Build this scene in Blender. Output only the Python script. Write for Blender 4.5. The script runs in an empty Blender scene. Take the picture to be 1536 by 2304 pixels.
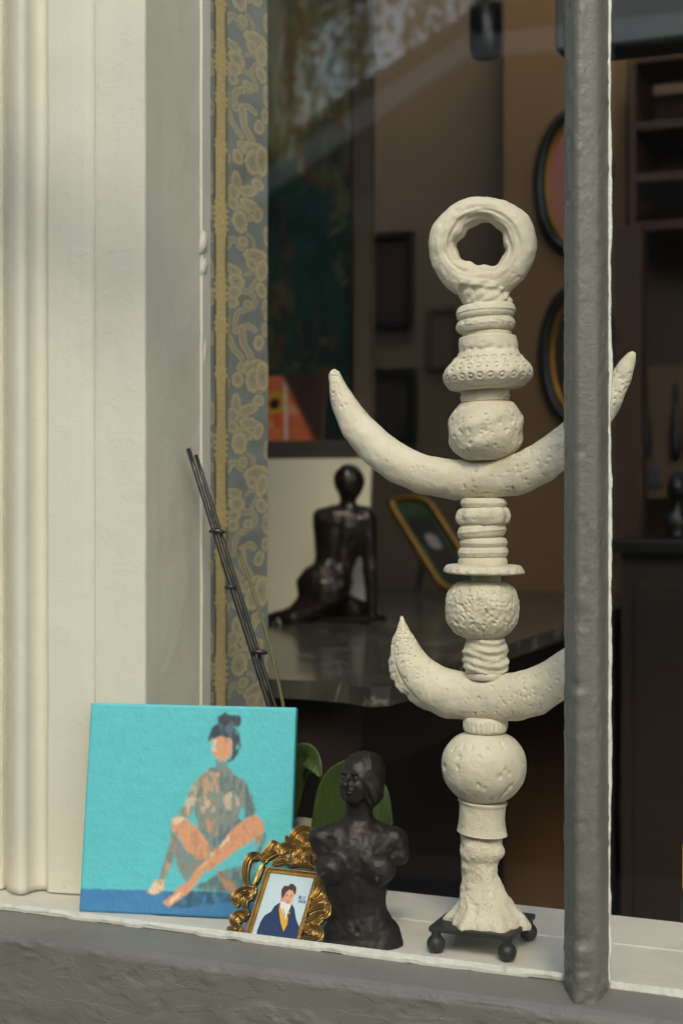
import bpy, bmesh, math, random
import numpy as np
from mathutils import Vector

random.seed(7)
rng = np.random.default_rng(7)
SC = bpy.context.scene
COL = SC.collection
rad = math.radians

# ------------------------------------------------------------------ camera, sky, sun, exposure
FPX, HOR = 3449.0, 1090.0                     # focal length in photo pixels, horizon row
ALPHA = math.atan(1442 / 3449.0)              # the camera looks 22.7 degrees to the left of the glass normal
CAMZ = 1.55
cam = bpy.data.objects.new('camera', bpy.data.cameras.new('camera'))
COL.objects.link(cam)
cam.location = (0, 0, CAMZ)
cam.rotation_euler = (rad(90), 0, ALPHA)
cam.data.sensor_fit = 'VERTICAL'
cam.data.sensor_height = 36.0
cam.data.sensor_width = 24.0
cam.data.lens = FPX / 2304 * 36
cam.data.shift_y = (HOR - 1152) / 2304
cam.data.clip_start = 0.05
cam.data.clip_end = 500
cam.data.dof.use_dof = True
cam.data.dof.focus_distance = 1.68
cam.data.dof.aperture_fstop = 4.5
SC.camera = cam

SUN_EL, SUN_AZ = 42.0, 156.0                  # azimuth clockwise from +Y
world = bpy.data.worlds.new('World')
SC.world = world
world.use_nodes = True
wn = world.node_tree.nodes
sky = wn.new('ShaderNodeTexSky')
sky.sky_type = 'NISHITA'
sky.sun_disc = False
sky.sun_elevation = rad(SUN_EL)
sky.sun_rotation = rad(SUN_AZ)
sky.air_density = 1.0
sky.dust_density = 1.5
sky.ozone_density = 0.6
world.node_tree.links.new(sky.outputs[0], wn['Background'].inputs[0])
wn['Background'].inputs[1].default_value = 0.15
sl = bpy.data.lights.new('sun', 'SUN')
sl.energy = 0.62
sl.angle = rad(11)
sl.color = (1.0, 0.93, 0.8)
sun = bpy.data.objects.new('sun', sl)
COL.objects.link(sun)
_az, _el = rad(SUN_AZ), rad(SUN_EL)
SUNV = Vector((math.sin(_az) * math.cos(_el), math.cos(_az) * math.cos(_el), math.sin(_el)))
sun.rotation_euler = (-SUNV).to_track_quat('-Z', 'Y').to_euler()
vs = SC.view_settings
vs.view_transform = 'Standard'
vs.look = 'None'
vs.exposure = 1.3
vs.gamma = 1.0
vs.use_white_balance = True                  # the photograph is balanced warm
vs.white_balance_temperature = 7000
vs.white_balance_tint = 4
SC.cycles.use_denoising = True
SC.cycles.max_bounces = 10
SC.cycles.diffuse_bounces = 5
SC.cycles.transparent_max_bounces = 20
SC.cycles.sample_clamp_indirect = 6.0
SC.cycles.caustics_reflective = False
SC.cycles.caustics_refractive = False

# ------------------------------------------------------------------ measuring helpers
_s, _c = math.sin(ALPHA), math.cos(ALPHA)
FW = np.array([-_s, _c, 0.0]); RT = np.array([_c, _s, 0.0]); UP = np.array([0, 0, 1.0])
CAM = np.array([0, 0, CAMZ])
def ray(px, py): return FW + RT * (px - 768) / FPX + UP * (HOR - py) / FPX
def PY(px, py, Y): r = ray(px, py); return CAM + r * (Y / r[1])
def PZ(px, py, z): r = ray(px, py); return CAM + r * ((z - CAMZ) / r[2])
def PX(px, py, X): r = ray(px, py); return CAM + r * (X / r[0])
def dist(p): return float((np.asarray(p) - CAM) @ FW)

def _h(ix, iy, iz):
    n = (ix * 374761393 + iy * 668265263 + iz * 2147483647 + 1013904223) & 0xFFFFFFFF
    n = ((n ^ (n >> 13)) * 1274126177) & 0xFFFFFFFF
    n = ((n ^ (n >> 15)) * 2246822519) & 0xFFFFFFFF
    return ((n ^ (n >> 16)) & 0xFFFFFF) / float(0xFFFFFF)
def vnoise(P, s=1.0, off=0.0):
    P = np.asarray(P, float) * s + off + 1000.0
    i = np.floor(P).astype(np.int64); f = P - i; f = f * f * (3 - 2 * f)
    x, y, z = i[..., 0], i[..., 1], i[..., 2]; fx, fy, fz = f[..., 0], f[..., 1], f[..., 2]
    r = 0
    for a in (0, 1):
        for b in (0, 1):
            for c in (0, 1):
                r = r + _h(x + a, y + b, z + c) * (fx if a else 1 - fx) * (fy if b else 1 - fy) * (fz if c else 1 - fz)
    return r * 2 - 1
def fbm(P, s=1.0, o=3, off=0.0):
    r, a = 0, 1.0
    for k in range(o):
        r = r + a * vnoise(P, s, off + 17.3 * k); s *= 2.1; a *= .5
    return r / 1.75

# ------------------------------------------------------------------ object helpers
def thing(name, label, cat, loc=(0, 0, 0), group=None):
    o = bpy.data.objects.new(name, None); COL.objects.link(o)
    o.location = tuple(float(v) for v in loc); o.empty_display_size = .05
    o['label'] = label; o['category'] = cat
    if group: o['group'] = group
    return o
def tag(o, label, cat, group=None):
    o['label'] = label; o['category'] = cat
    if group: o['group'] = group
    return o
def origin_of(o):
    r = np.zeros(3)
    while o is not None:
        r = r + np.array(o.location); o = o.parent
    return r
def obj(name, V, Fc, mat, parent=None, smooth=False, colors=None, loc=None):
    """one mesh object from world-space vertices; colours, if given, are linear rgb per vertex"""
    V = np.asarray(V, float)
    base = origin_of(parent) if parent is not None else (np.zeros(3) if loc is None else np.asarray(loc, float))
    me = bpy.data.meshes.new(name)
    me.from_pydata((V - base).tolist(), [], [list(map(int, f)) for f in Fc])
    if smooth: me.polygons.foreach_set('use_smooth', [True] * len(me.polygons))
    if colors is not None:
        at = me.color_attributes.new('paint', 'FLOAT_COLOR', 'POINT')
        c4 = np.ones((len(V), 4), np.float32); c4[:, :3] = colors
        at.data.foreach_set('color', c4.ravel())
    me.materials.append(mat); me.update()
    o = bpy.data.objects.new(name, me); COL.objects.link(o)
    if parent is not None: o.parent = parent
    elif loc is not None: o.location = tuple(map(float, loc))
    return o
def struct(name, V, Fc, mat, smooth=False):
    o = obj(name, V, Fc, mat, smooth=smooth); o['kind'] = 'structure'; return o

def box_vf(lo, hi, bev=0.0, axes=None, org=None):
    lo, hi = np.array(lo, float), np.array(hi, float)
    bm = bmesh.new(); bmesh.ops.create_cube(bm, size=1)
    for v in bm.verts:
        v.co = Vector(((v.co.x + .5) * (hi[0] - lo[0]) + lo[0], (v.co.y + .5) * (hi[1] - lo[1]) + lo[1], (v.co.z + .5) * (hi[2] - lo[2]) + lo[2]))
    if bev > 0:
        bmesh.ops.bevel(bm, geom=bm.edges[:], offset=bev, segments=2, profile=.6, affect='EDGES')
    bm.verts.index_update()
    V = np.array([v.co[:] for v in bm.verts]); Fc = [[v.index for v in f.verts] for f in bm.faces]
    bm.free()
    if axes is not None:
        V = np.asarray(org) + V @ np.array(axes)
    return V, Fc
def box(name, lo, hi, mat, parent=None, bev=0.0, axes=None, org=None):
    V, Fc = box_vf(lo, hi, bev, axes, org)
    return obj(name, V, Fc, mat, parent)
def prism(poly, z0, z1):
    """closed prism from an (X, Y) outline"""
    n = len(poly)
    V = [(x, y, z0) for x, y in poly] + [(x, y, z1) for x, y in poly]
    Fc = [[i, (i + 1) % n, n + (i + 1) % n, n + i] for i in range(n)] + [list(range(n))[::-1], list(range(n, 2 * n))]
    return V, Fc
def grid_faces(nu, nv, wrap=False):
    Fc = []
    for i in range(nu - 1):
        for j in range(nv if wrap else nv - 1):
            k = (j + 1) % nv
            Fc.append((i * nv + j, i * nv + k, (i + 1) * nv + k, (i + 1) * nv + j))
    return Fc
def tube(pts, radii, seg=12, cap=True, squash=1.0, ref=(0, 1, 0)):
    pts = np.asarray(pts, float); n = len(pts)
    radii = np.ones(n) * radii if np.isscalar(radii) else np.asarray(radii, float)
    T = np.gradient(pts, axis=0); T /= np.linalg.norm(T, axis=1)[:, None]
    V = []
    ref = np.asarray(ref, float)
    for i in range(n):
        a = ref - T[i] * (ref @ T[i]); a /= np.linalg.norm(a); b = np.cross(T[i], a)
        for k in range(seg):
            t = 2 * math.pi * k / seg
            V.append(pts[i] + radii[i] * (a * math.cos(t) * squash + b * math.sin(t)))
    Fc = grid_faces(n, seg, True)
    if cap:
        V += [pts[0], pts[-1]]; a, b = len(V) - 2, len(V) - 1
        for k in range(seg):
            Fc.append((a, (k + 1) % seg, k)); Fc.append((b, (n - 1) * seg + k, (n - 1) * seg + (k + 1) % seg))
    return np.array(V), Fc
def spline(pts, n):
    """Catmull-Rom through control points (any dimension)"""
    P = np.asarray(pts, float); P = np.vstack([2 * P[0] - P[1], P, 2 * P[-1] - P[-2]])
    m = len(P) - 3; out = []
    for t in np.linspace(0, m - 1e-9, n):
        i = int(t); u = t - i; a, b, c, d = P[i:i + 4]
        out.append(.5 * (2 * b + (c - a) * u + (2 * a - 5 * b + 4 * c - d) * u * u + (3 * b - a - 3 * c + d) * u ** 3))
    return np.array(out)

def surface_nets(vals, lo, step):
    """polygonise a sampled distance field (negative inside)"""
    ins = vals < 0
    nx, ny, nz = vals.shape
    acc = np.zeros((nx - 1, ny - 1, nz - 1, 3)); cnt = np.zeros((nx - 1, ny - 1, nz - 1))
    corners = [(a, b, c) for a in (0, 1) for b in (0, 1) for c in (0, 1)]
    sl_ = lambda q: tuple(slice(q[k], vals.shape[k] - 1 + q[k]) for k in range(3))
    for p in corners:
        for ax in range(3):
            if p[ax]: continue
            q = list(p); q[ax] = 1
            v0, v1 = vals[sl_(p)], vals[sl_(q)]
            m = (v0 < 0) != (v1 < 0)
            t = np.where(m, v0 / np.where(m, v0 - v1, 1), 0)
            for k in range(3):
                acc[..., k] += np.where(m, p[k] + (t if k == ax else 0), 0)
            cnt += m
    act = cnt > 0
    idx = -np.ones(act.shape, int); idx[act] = np.arange(act.sum())
    cell = np.argwhere(act)
    V = np.asarray(lo) + (cell + acc[act] / cnt[act][:, None]) * step
    Fc = []
    for ax in range(3):
        o1, o2 = (ax + 1) % 3, (ax + 2) % 3
        n = [slice(1, -1)] * 3; n[ax] = slice(0, -1)
        a = [slice(1, -1)] * 3; a[ax] = slice(1, None)
        s0, s1 = ins[tuple(n)], ins[tuple(a)]
        for flip, m in ((False, s0 & ~s1), (True, ~s0 & s1)):
            e = np.argwhere(m)
            off = np.array([1, 1, 1]); off[ax] = 0
            e = e + off
            d1 = np.zeros(3, int); d1[o1] = 1; d2 = np.zeros(3, int); d2[o2] = 1
            g = lambda c: idx[c[:, 0], c[:, 1], c[:, 2]]
            q = np.stack([g(e - d1 - d2), g(e - d2), g(e), g(e - d1)], 1)
            if flip: q = q[:, ::-1]
            Fc.append(q)
    Fc = np.vstack(Fc)
    return V, Fc[(Fc >= 0).all(1)].tolist()
def sd_ell(P, c, r):
    r = np.array(r, float); q = (P - np.array(c)) / r
    k0 = np.linalg.norm(q, axis=-1); k1 = np.linalg.norm(q / r, axis=-1) + 1e-9
    return k0 * (k0 - 1) / k1
def sd_cap(P, a, b, ra, rb):
    a, b = np.array(a, float), np.array(b, float); ba = b - a
    t = np.clip(((P - a) @ ba) / (ba @ ba), 0, 1)
    return np.linalg.norm(P - a - t[..., None] * ba, axis=-1) - (ra + (rb - ra) * t)
def smin(a, b, k):
    h = np.clip(.5 + .5 * (b - a) / k, 0, 1)
    return b + (a - b) * h - k * h * (1 - h)
def smax(a, b, k): return -smin(-a, -b, k)

# ------------------------------------------------------------------ materials
def srgb(r, g, b):
    c = np.array([r, g, b], float) / 255
    return np.where(c <= .04045, c / 12.92, ((c + .055) / 1.055) ** 2.4)
def mat(name, col, rough=.6, metal=0.0, var=0.0, vscale=8.0, col2=None, bumps=(), spec=None, coord='Object', stretch=None, attr=None, coat=0.0):
    """principled material; col/col2 mixed by noise; bumps = [(kind, scale, strength, distance)]"""
    m = bpy.data.materials.new(name); m.use_nodes = True
    nt = m.node_tree; N, L = nt.nodes, nt.links
    b = N['Principled BSDF']; b.inputs['Roughness'].default_value = rough; b.inputs['Metallic'].default_value = metal
    if spec is not None: b.inputs['Specular IOR Level'].default_value = spec
    if coat: b.inputs['Coat Weight'].default_value = coat; b.inputs['Coat Roughness'].default_value = .25
    tc = N.new('ShaderNodeTexCoord'); vec = tc.outputs[coord]
    if stretch:
        mp = N.new('ShaderNodeMapping'); mp.inputs['Scale'].default_value = stretch; L.new(vec, mp.inputs[0]); vec = mp.outputs[0]
    if attr:
        a = N.new('ShaderNodeVertexColor'); a.layer_name = attr; L.new(a.outputs[0], b.inputs['Base Color'])
    elif col2 is not None:
        n = N.new('ShaderNodeTexNoise'); n.inputs['Scale'].default_value = vscale; n.inputs['Detail'].default_value = 6; L.new(vec, n.inputs['Vector'])
        r = N.new('ShaderNodeValToRGB'); r.color_ramp.elements[0].position = .5 - .3 * (1 - var); r.color_ramp.elements[1].position = .5 + .3 * (1 - var)
        r.color_ramp.elements[0].color = (*col, 1); r.color_ramp.elements[1].color = (*col2, 1)
        L.new(n.outputs[0], r.inputs[0]); L.new(r.outputs[0], b.inputs['Base Color'])
    else:
        b.inputs['Base Color'].default_value = (*col, 1)
    prev = None
    for kind, sc, st, dd in bumps:
        bp = N.new('ShaderNodeBump'); bp.inputs['Strength'].default_value = st; bp.inputs['Distance'].default_value = dd
        if kind == 'noise':
            t = N.new('ShaderNodeTexNoise'); t.inputs['Scale'].default_value = sc; t.inputs['Detail'].default_value = 5; L.new(vec, t.inputs['Vector']); h = t.outputs[0]
        elif kind == 'flake':       # torn paint edges
            t = N.new('ShaderNodeTexNoise'); t.inputs['Scale'].default_value = sc; t.inputs['Detail'].default_value = 6; t.inputs['Distortion'].default_value = .6; L.new(vec, t.inputs['Vector'])
            r = N.new('ShaderNodeValToRGB'); r.color_ramp.elements[0].position = .53; r.color_ramp.elements[1].position = .56
            L.new(t.outputs[0], r.inputs[0]); h = r.outputs[0]
        elif kind == 'pit':
            t = N.new('ShaderNodeTexVoronoi'); t.inputs['Scale'].default_value = sc; t.inputs['Randomness'].default_value = 1; L.new(vec, t.inputs['Vector'])
            r = N.new('ShaderNodeValToRGB'); r.color_ramp.elements[0].position = .12; r.color_ramp.elements[1].position = .3
            L.new(t.outputs[0], r.inputs[0]); h = r.outputs[0]
        elif kind == 'wave':
            t = N.new('ShaderNodeTexWave'); t.inputs['Scale'].default_value = sc; t.inputs['Distortion'].default_value = 3; t.inputs['Detail'].default_value = 2; L.new(vec, t.inputs['Vector']); h = t.outputs[0]
        L.new(h, bp.inputs['Height'])
        if prev is not None: L.new(prev, bp.inputs['Normal'])
        prev = bp.outputs[0]
    if prev is not None: L.new(prev, b.inputs['Normal'])
    return m

M = {}
M['cream'] = mat('cream_gloss_paint', (.68, .65, .56), .45, var=.2, vscale=3, col2=(.73, .70, .61), bumps=[('noise', 12, .2, .008), ('noise', 80, .16, .002), ('flake', 30, .16, .0015)])
M['ledge'] = mat('white_ledge_paint', (.60, .575, .52), .55, col2=(.68, .655, .60), vscale=5, bumps=[('noise', 30, .2, .004), ('noise', 220, .15, .001)], stretch=(.25, 1, 1))
M['grey'] = mat('grey_paint', (.116, .112, .094), .5, col2=(.136, .131, .112), vscale=7, bumps=[('noise', 40, .3, .005), ('noise', 170, .35, .002), ('flake', 38, .2, .002)])
M['greypost'] = mat('grey_post_paint', (.100, .098, .080), .5, col2=(.118, .114, .095), vscale=9, bumps=[('noise', 50, .25, .004), ('noise', 190, .35, .0018), ('flake', 60, .2, .0015)])
M['greyrough'] = mat('grey_flaking_paint', (.108, .105, .090), .58, col2=(.124, .120, .104), vscale=9, bumps=[('noise', 16, .25, .005), ('flake', 22, .22, .0025), ('flake', 44, .3, .002), ('noise', 260, .2, .0012)], stretch=(.6, 1, 1.2))
M['putty'] = mat('old_putty', (.62, .63, .57), .7, col2=(.5, .5, .44), vscale=30, bumps=[('noise', 120, .5, .003)])
CL1, CL2 = (.60, .535, .41), (.74, .685, .565)
M['clay'] = mat('white_clay', CL1, .7, col2=CL2, vscale=22, bumps=[('noise', 70, .45, .005), ('noise', 300, .4, .0015), ('pit', 170, .25, .0015)])
M['clay_pit'] = mat('pitted_white_clay', CL1, .72, col2=CL2, vscale=26, bumps=[('noise', 60, .35, .004), ('pit', 300, .3, .0014), ('noise', 300, .25, .001)])
M['clay_rough'] = mat('rough_white_clay', CL1, .75, col2=CL2, vscale=30, bumps=[('noise', 140, .5, .003), ('pit', 340, .5, .0018), ('noise', 420, .35, .0012)])
M['iron'] = mat('black_iron', (.022, .022, .02), .5, metal=.3, col2=(.04, .038, .034), vscale=40, bumps=[('noise', 200, .25, .001)])
M['bronze'] = mat('dark_bronze', (.009, .007, .0065), .50, metal=.2, col2=(.022, .015, .012), vscale=26, bumps=[('noise', 120, .14, .002), ('noise', 360, .2, .0008)])
M['bronze2'] = mat('brown_bronze', (.009, .006, .005), .30, metal=.35, col2=(.026, .015, .011), vscale=20, bumps=[('noise', 30, .3, .006)])
M['gold'] = mat('antique_gilt', (.56, .38, .14), .28, metal=.95, col2=(.32, .20, .07), vscale=60, bumps=[('noise', 300, .2, .0008)])
M['gilt_far'] = mat('worn_gilt', (.62, .31, .07), .32, metal=.9, col2=(.42, .2, .045), vscale=20)
M['canvas'] = mat('painted_canvas', (.1, .5, .5), .55, attr='paint', bumps=[('noise', 500, .2, .0008), ('noise', 60, .15, .0015)])
M['panel'] = mat('painted_panel', (.1, .5, .5), .4, attr='paint', bumps=[('noise', 200, .1, .0006)])
M['paper'] = mat('damask_wallpaper', (.1, .1, .1), .62, attr='paint', bumps=[('noise', 300, .1, .0006)])
M['stake'] = mat('black_plastic_stake', (.014, .015, .013), .3)
M['stem'] = mat('orchid_stem', (.09, .10, .03), .5, col2=(.13, .12, .045), vscale=60)
M['leaf'] = mat('orchid_leaf', (.026, .052, .010), .4, col2=(.050, .074, .018), vscale=10, bumps=[('noise', 30, .3, .003), ('wave', 60, .25, .0012)])
M['pot'] = mat('clear_plastic_pot', (.3, .3, .27), .15, col2=(.2, .19, .15), vscale=30)
M['marble'] = mat('dark_marble', (.022, .023, .019), .16, col2=(.085, .082, .066), vscale=14, bumps=[])
M['marble_edge'] = M['marble']
M['white'] = mat('white_board', (.84, .77, .60), .6, col2=(.80, .72, .55), vscale=3)
M['tagpaper'] = mat('tag_paper', (.55, .48, .38), .8)
M['wood_dark'] = mat('dark_wood', (.014, .009, .006), .5, col2=(.026, .015, .010), vscale=4, stretch=(1, 1, 8), bumps=[('noise', 40, .2, .003)])
M['wood_brown'] = mat('brown_wood', (.075, .036, .020), .6, col2=(.11, .056, .032), vscale=4, stretch=(6, 6, .6))
M['grey_wood'] = mat('grey_stained_wood', (.06, .05, .038), .5, col2=(.085, .072, .055), vscale=6, stretch=(.5, 4, 4))
M['wall'] = mat('brown_plaster', (.125, .087, .058), .8, col2=(.15, .105, .070), vscale=1.5, bumps=[('noise', 40, .1, .003)])
M['ochre'] = mat('ochre_plaster', (.23, .125, .055), .8, col2=(.27, .15, .065), vscale=2, bumps=[('noise', 40, .1, .003)])
M['ceil'] = mat('ceiling_paint', (.42, .38, .31), .9)
M['floorm'] = mat('dark_red_floor', (.045, .02, .014), .4, col2=(.06, .028, .018), vscale=5, stretch=(6, .5, 1))
M['black'] = mat('black_lacquer', (.012, .012, .012), .28)
M['mirror'] = mat('old_mirror', (.35, .28, .2), .12, metal=.9)
M['pink'] = mat('pink_picture', (.42, .14, .10), .5, col2=(.5, .2, .14), vscale=12)
M['tan'] = mat('tan_board', (.14, .098, .062), .8, col2=(.11, .078, .05), vscale=6)
M['tooltan'] = mat('brown_tool_board', (.19, .115, .068), .8, col2=(.13, .08, .048), vscale=6)
M['spine'] = mat('book_cloth', (.05, .038, .028), .8, col2=(.075, .058, .042), vscale=20)
M['yellow'] = mat('yellow_paint', (.7, .47, .06), .5)
M['tile'] = mat('blue_grey_tile', (.07, .075, .08), .4)
M['asphalt'] = mat('asphalt', (.05, .05, .048), .9, col2=(.065, .063, .06), vscale=40)
M['stone'] = mat('pale_street_stone', (.32, .30, .26), .85, col2=(.38, .355, .31), vscale=3)
M['setts'] = mat('grey_setts', (.20, .19, .165), .85, col2=(.25, .235, .205), vscale=6)
M['stucco'] = mat('streaked_stucco', (.42, .34, .24), .9, col2=(.80, .73, .60), var=.45, vscale=3.2, stretch=(2.6, 1, .45), bumps=[('noise', 20, .2, .01)])
M['greenwall'] = mat('mossy_stucco', (.36, .36, .20), .9, col2=(.66, .58, .38), var=.3, vscale=4, stretch=(2.4, 1, .5))
M['darkwall'] = mat('dark_timber', (.045, .036, .03), .8, col2=(.06, .048, .04), vscale=2)
M['greywall'] = mat('grey_stucco', (.30, .285, .25), .9, col2=(.34, .32, .28), vscale=2)
M['trim'] = mat('pale_trim', (.34, .32, .31), .7)
M['trim_dim'] = mat('grey_trim', (.15, .135, .125), .7)
M['pave'] = M['stone']

def glass_mat():
    m = bpy.data.materials.new('window_glass'); m.use_nodes = True
    nt = m.node_tree; N, L = nt.nodes, nt.links
    N.remove(N['Principled BSDF'])
    tr = N.new('ShaderNodeBsdfTransparent'); tr.inputs[0].default_value = (.985, .99, .98, 1)
    gl = N.new('ShaderNodeBsdfGlossy'); gl.inputs['Roughness'].default_value = 0.0
    lw = N.new('ShaderNodeLayerWeight'); lw.inputs['Blend'].default_value = .5
    p = N.new('ShaderNodeMath'); p.operation = 'POWER'; p.inputs[1].default_value = 5
    a = N.new('ShaderNodeMath'); a.operation = 'MULTIPLY_ADD'; a.inputs[1].default_value = .95; a.inputs[2].default_value = .043
    mx = N.new('ShaderNodeMixShader')
    L.new(lw.outputs['Facing'], p.inputs[0]); L.new(p.outputs[0], a.inputs[0]); L.new(a.outputs[0], mx.inputs[0])
    L.new(tr.outputs[0], mx.inputs[1]); L.new(gl.outputs[0], mx.inputs[2]); L.new(mx.outputs[0], N['Material Output'].inputs[0])
    return m
M['glass'] = glass_mat()

def add_stain(m, col, scale, lo, hi, amt):
    nt = m.node_tree; N, L = nt.nodes, nt.links; b = N['Principled BSDF']; src = b.inputs['Base Color'].links[0].from_socket
    tc = N.new('ShaderNodeTexCoord'); n = N.new('ShaderNodeTexNoise'); n.inputs['Scale'].default_value = scale; n.inputs['Detail'].default_value = 9; n.inputs['Roughness'].default_value = .65
    L.new(tc.outputs['Object'], n.inputs['Vector']); r = N.new('ShaderNodeMapRange'); r.inputs['From Min'].default_value = lo; r.inputs['From Max'].default_value = hi; r.inputs['To Max'].default_value = amt
    L.new(n.outputs[0], r.inputs['Value']); mx = N.new('ShaderNodeMix'); mx.data_type = 'RGBA'; L.new(r.outputs[0], mx.inputs[0]); L.new(src, mx.inputs[6]); mx.inputs[7].default_value = (*col, 1); L.new(mx.outputs[2], b.inputs['Base Color'])
for k_ in ('clay', 'clay_pit', 'clay_rough'): add_stain(M[k_], (.42, .34, .23), 16, .54, .74, .55); add_stain(M[k_], (.36, .34, .29), 70, .60, .74, .5)
add_stain(M['cream'], (.50, .46, .37), 5, .55, .75, .45); add_stain(M['cream'], (.40, .37, .30), 60, .64, .74, .4)
add_stain(M['ledge'], (.40, .37, .31), 8, .52, .72, .5); add_stain(M['putty'], (.35, .33, .28), 50, .52, .66, .6)
add_stain(M['grey'], (.075, .070, .058), 12, .52, .72, .6); add_stain(M['greyrough'], (.075, .070, .058), 12, .52, .72, .6); add_stain(M['greypost'], (.07, .066, .055), 14, .54, .72, .5)
def add_veins(m):
    nt = m.node_tree; N, L = nt.nodes, nt.links; b = N['Principled BSDF']
    src = b.inputs['Base Color'].links[0].from_socket
    tc = N.new('ShaderNodeTexCoord'); n = N.new('ShaderNodeTexNoise'); n.inputs['Scale'].default_value = 5; n.inputs['Detail'].default_value = 8; n.inputs['Distortion'].default_value = 1.5
    L.new(tc.outputs['Object'], n.inputs['Vector'])
    r = N.new('ShaderNodeValToRGB'); e = r.color_ramp.elements; e[0].position = .485; e[0].color = (0, 0, 0, 1); e[1].position = .5; e[1].color = (1, 1, 1, 1)
    x = r.color_ramp.elements.new(.515); x.color = (0, 0, 0, 1)
    mx = N.new('ShaderNodeMix'); mx.data_type = 'RGBA'; L.new(n.outputs[0], r.inputs[0]); L.new(r.outputs[0], mx.inputs[0])
    L.new(src, mx.inputs[6]); mx.inputs[7].default_value = (.2, .19, .16, 1); L.new(mx.outputs[2], b.inputs['Base Color'])
add_veins(M['marble'])

# ------------------------------------------------------------------ the setting
GL = 1.518           # glass plane
ZS = 1.05            # top of the putty line at the glass
ZL = 1.035           # display ledge inside
FLOOR = 0.35
struct('street', *box_vf((-30, -3.6, -.2), (30, 1.2, 0)), M['setts'])
struct('ground', *box_vf((-80, -80, -.5), (80, 80, -.204)), M['asphalt'])
struct('pavement', *box_vf((-30, .2, -.1), (30, 1.44, .12)), M['pave'])
struct('floor', *box_vf((-3.2, 1.78, FLOOR - .1), (3.2, 4.55, FLOOR)), M['floorm'])
RLX0, RLX1, RLY0, RLY1 = -2.3, -.1, 2.3, 4.3       # unseen ceiling opening added to brighten the room
def ceiling_vf():
    V, Fc = [], []
    for lo, hi in (((-3.2, 1.74), (RLX0, 4.55)), ((RLX1, 1.74), (3.2, 4.55)), ((RLX0, 1.74), (RLX1, RLY0)), ((RLX0, RLY1), (RLX1, 4.55))):
        v, f = box_vf((*lo, 3.3), (*hi, 3.4)); Fc += [[i + len(V) for i in q] for q in f]; V += v.tolist()
    return V, Fc
struct('ceiling', *ceiling_vf(), M['ceil'])
rl = thing('fill_skylight', 'unseen glazed skylight added in the shop ceiling to brighten the room', 'window', ((RLX0 + RLX1) / 2, (RLY0 + RLY1) / 2, 3.4))
ZR = 3.75
box('pane', (RLX0, RLY0, ZR + .005), (RLX1, RLY1, ZR + .010), M['glass'], rl)
for lo, hi in (((RLX0 - .1, RLY0 - .1), (RLX0, RLY1 + .1)), ((RLX1, RLY0 - .1), (RLX1 + .1, RLY1 + .1)), ((RLX0 + .001, RLY0 - .1), (RLX1 - .001, RLY0)), ((RLX0 + .001, RLY1), (RLX1 - .001, RLY1 + .1))):
    box('shaft_wall', (*lo, 3.401), (*hi, ZR), M['white'], rl)
for k in range(4): box('glazing_bar', (RLX0 + (RLX1 - RLX0) * k / 3 - .02, RLY0, ZR + .012), (RLX0 + (RLX1 - RLX0) * k / 3 + .02, RLY1, ZR + .05), M['trim'], rl)
struct('wall_back', *box_vf((-3.2, 4.4, FLOOR + .001), (3.2, 4.55, 3.299)), M['wall'])
struct('wall_left', *box_vf((-3.3, 1.74, FLOOR + .001), (-3.201, 4.55, 3.299)), M['wall'])
struct('wall_right', *box_vf((3.201, 1.74, FLOOR + .001), (3.3, 4.55, 3.299)), M['wall'])
sf = thing('shop_front', 'cream rendered shop front wall around the display window', 'building', (0, 1.6, 0))
box('wall', (-8, 1.50, 0.0), (-1.22, 1.73, 5.2), M['stone'], sf)
box('wall', (1.85, 1.50, 0.0), (8, 1.73, 5.2), M['stone'], sf)
box('wall', (-1.218, 1.50, 3.25), (1.848, 1.73, 5.2), M['stone'], sf)
box('wall', (-1.218, 1.52, 0.0), (1.848, 1.73, .90), M['stone'], sf)

# ------------------------------------------------------------------ grey sill, glazing bar, glass
win = thing('shop_window', 'grey painted shop window with chipped sill, upright bar and clear glass', 'window', (0, GL, ZS))
A = PY(900, 2228, 1.462)                     # the arris of the sill
zA = A[2]
prof = [(GL + .02, ZS - .012), (GL + .004, ZS - .004), (GL - .004, ZS - .003), (1.49, ZS - (ZS - zA) * .50), (1.468, zA + .0035), (1.4625, zA - .0005), (1.460, zA - .006), (1.459, zA - .03), (1.457, zA - .07), (1.455, zA - .13), (1.47, zA - .14), (1.52, zA - .14)]
pp = []
for (a, b), n in zip(zip(prof[:-1], prof[1:]), (2, 2, 8, 7, 4, 4, 10, 14, 14, 2, 2)):
    for t in np.linspace(0, 1, n, endpoint=False): pp.append((a[0] + (b[0] - a[0]) * t, a[1] + (b[1] - a[1]) * t))
pp.append(prof[-1]); pp = np.array(pp)
xs = np.concatenate([[-1.6, -1.3], np.arange(-1.2, -.15, .0035), [-.1, .5, 1.2, 1.85]])
V = np.zeros((len(xs), len(pp), 3)); V[..., 0] = xs[:, None]; V[..., 1] = pp[:, 0]; V[..., 2] = pp[:, 1]
q = V * np.array([.5, 1, 1])
wgt = np.clip((1.466 - V[..., 1]) / .006, 0, 1)
fl_ = fbm(q * np.array([1, 1, 1.3]), 34, 5); flake = np.clip((fl_ - .20) * 14, 0, 1) * .0016 * wgt - np.clip((-.28 - fl_) * 14, 0, 1) * .0013 * wgt + fbm(q, 75, 3, 5) * .0004 * wgt
V[..., 1] -= flake; V[..., 1] += fbm(V, 12, 3) * .0018 * np.clip(wgt + .2, 0, 1)
V[..., 2] += fbm(V, 9, 3, 3) * .0016
sill = obj('sill', V.reshape(-1, 3), grid_faces(len(xs), len(pp)), M['greyrough'], win, smooth=True)
# the top slope is smoother than the flaking front
sill.data.materials.append(M['grey'])
for p in sill.data.polygons:
    if p.center.y + GL > 1.4665: p.material_index = 1

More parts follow.
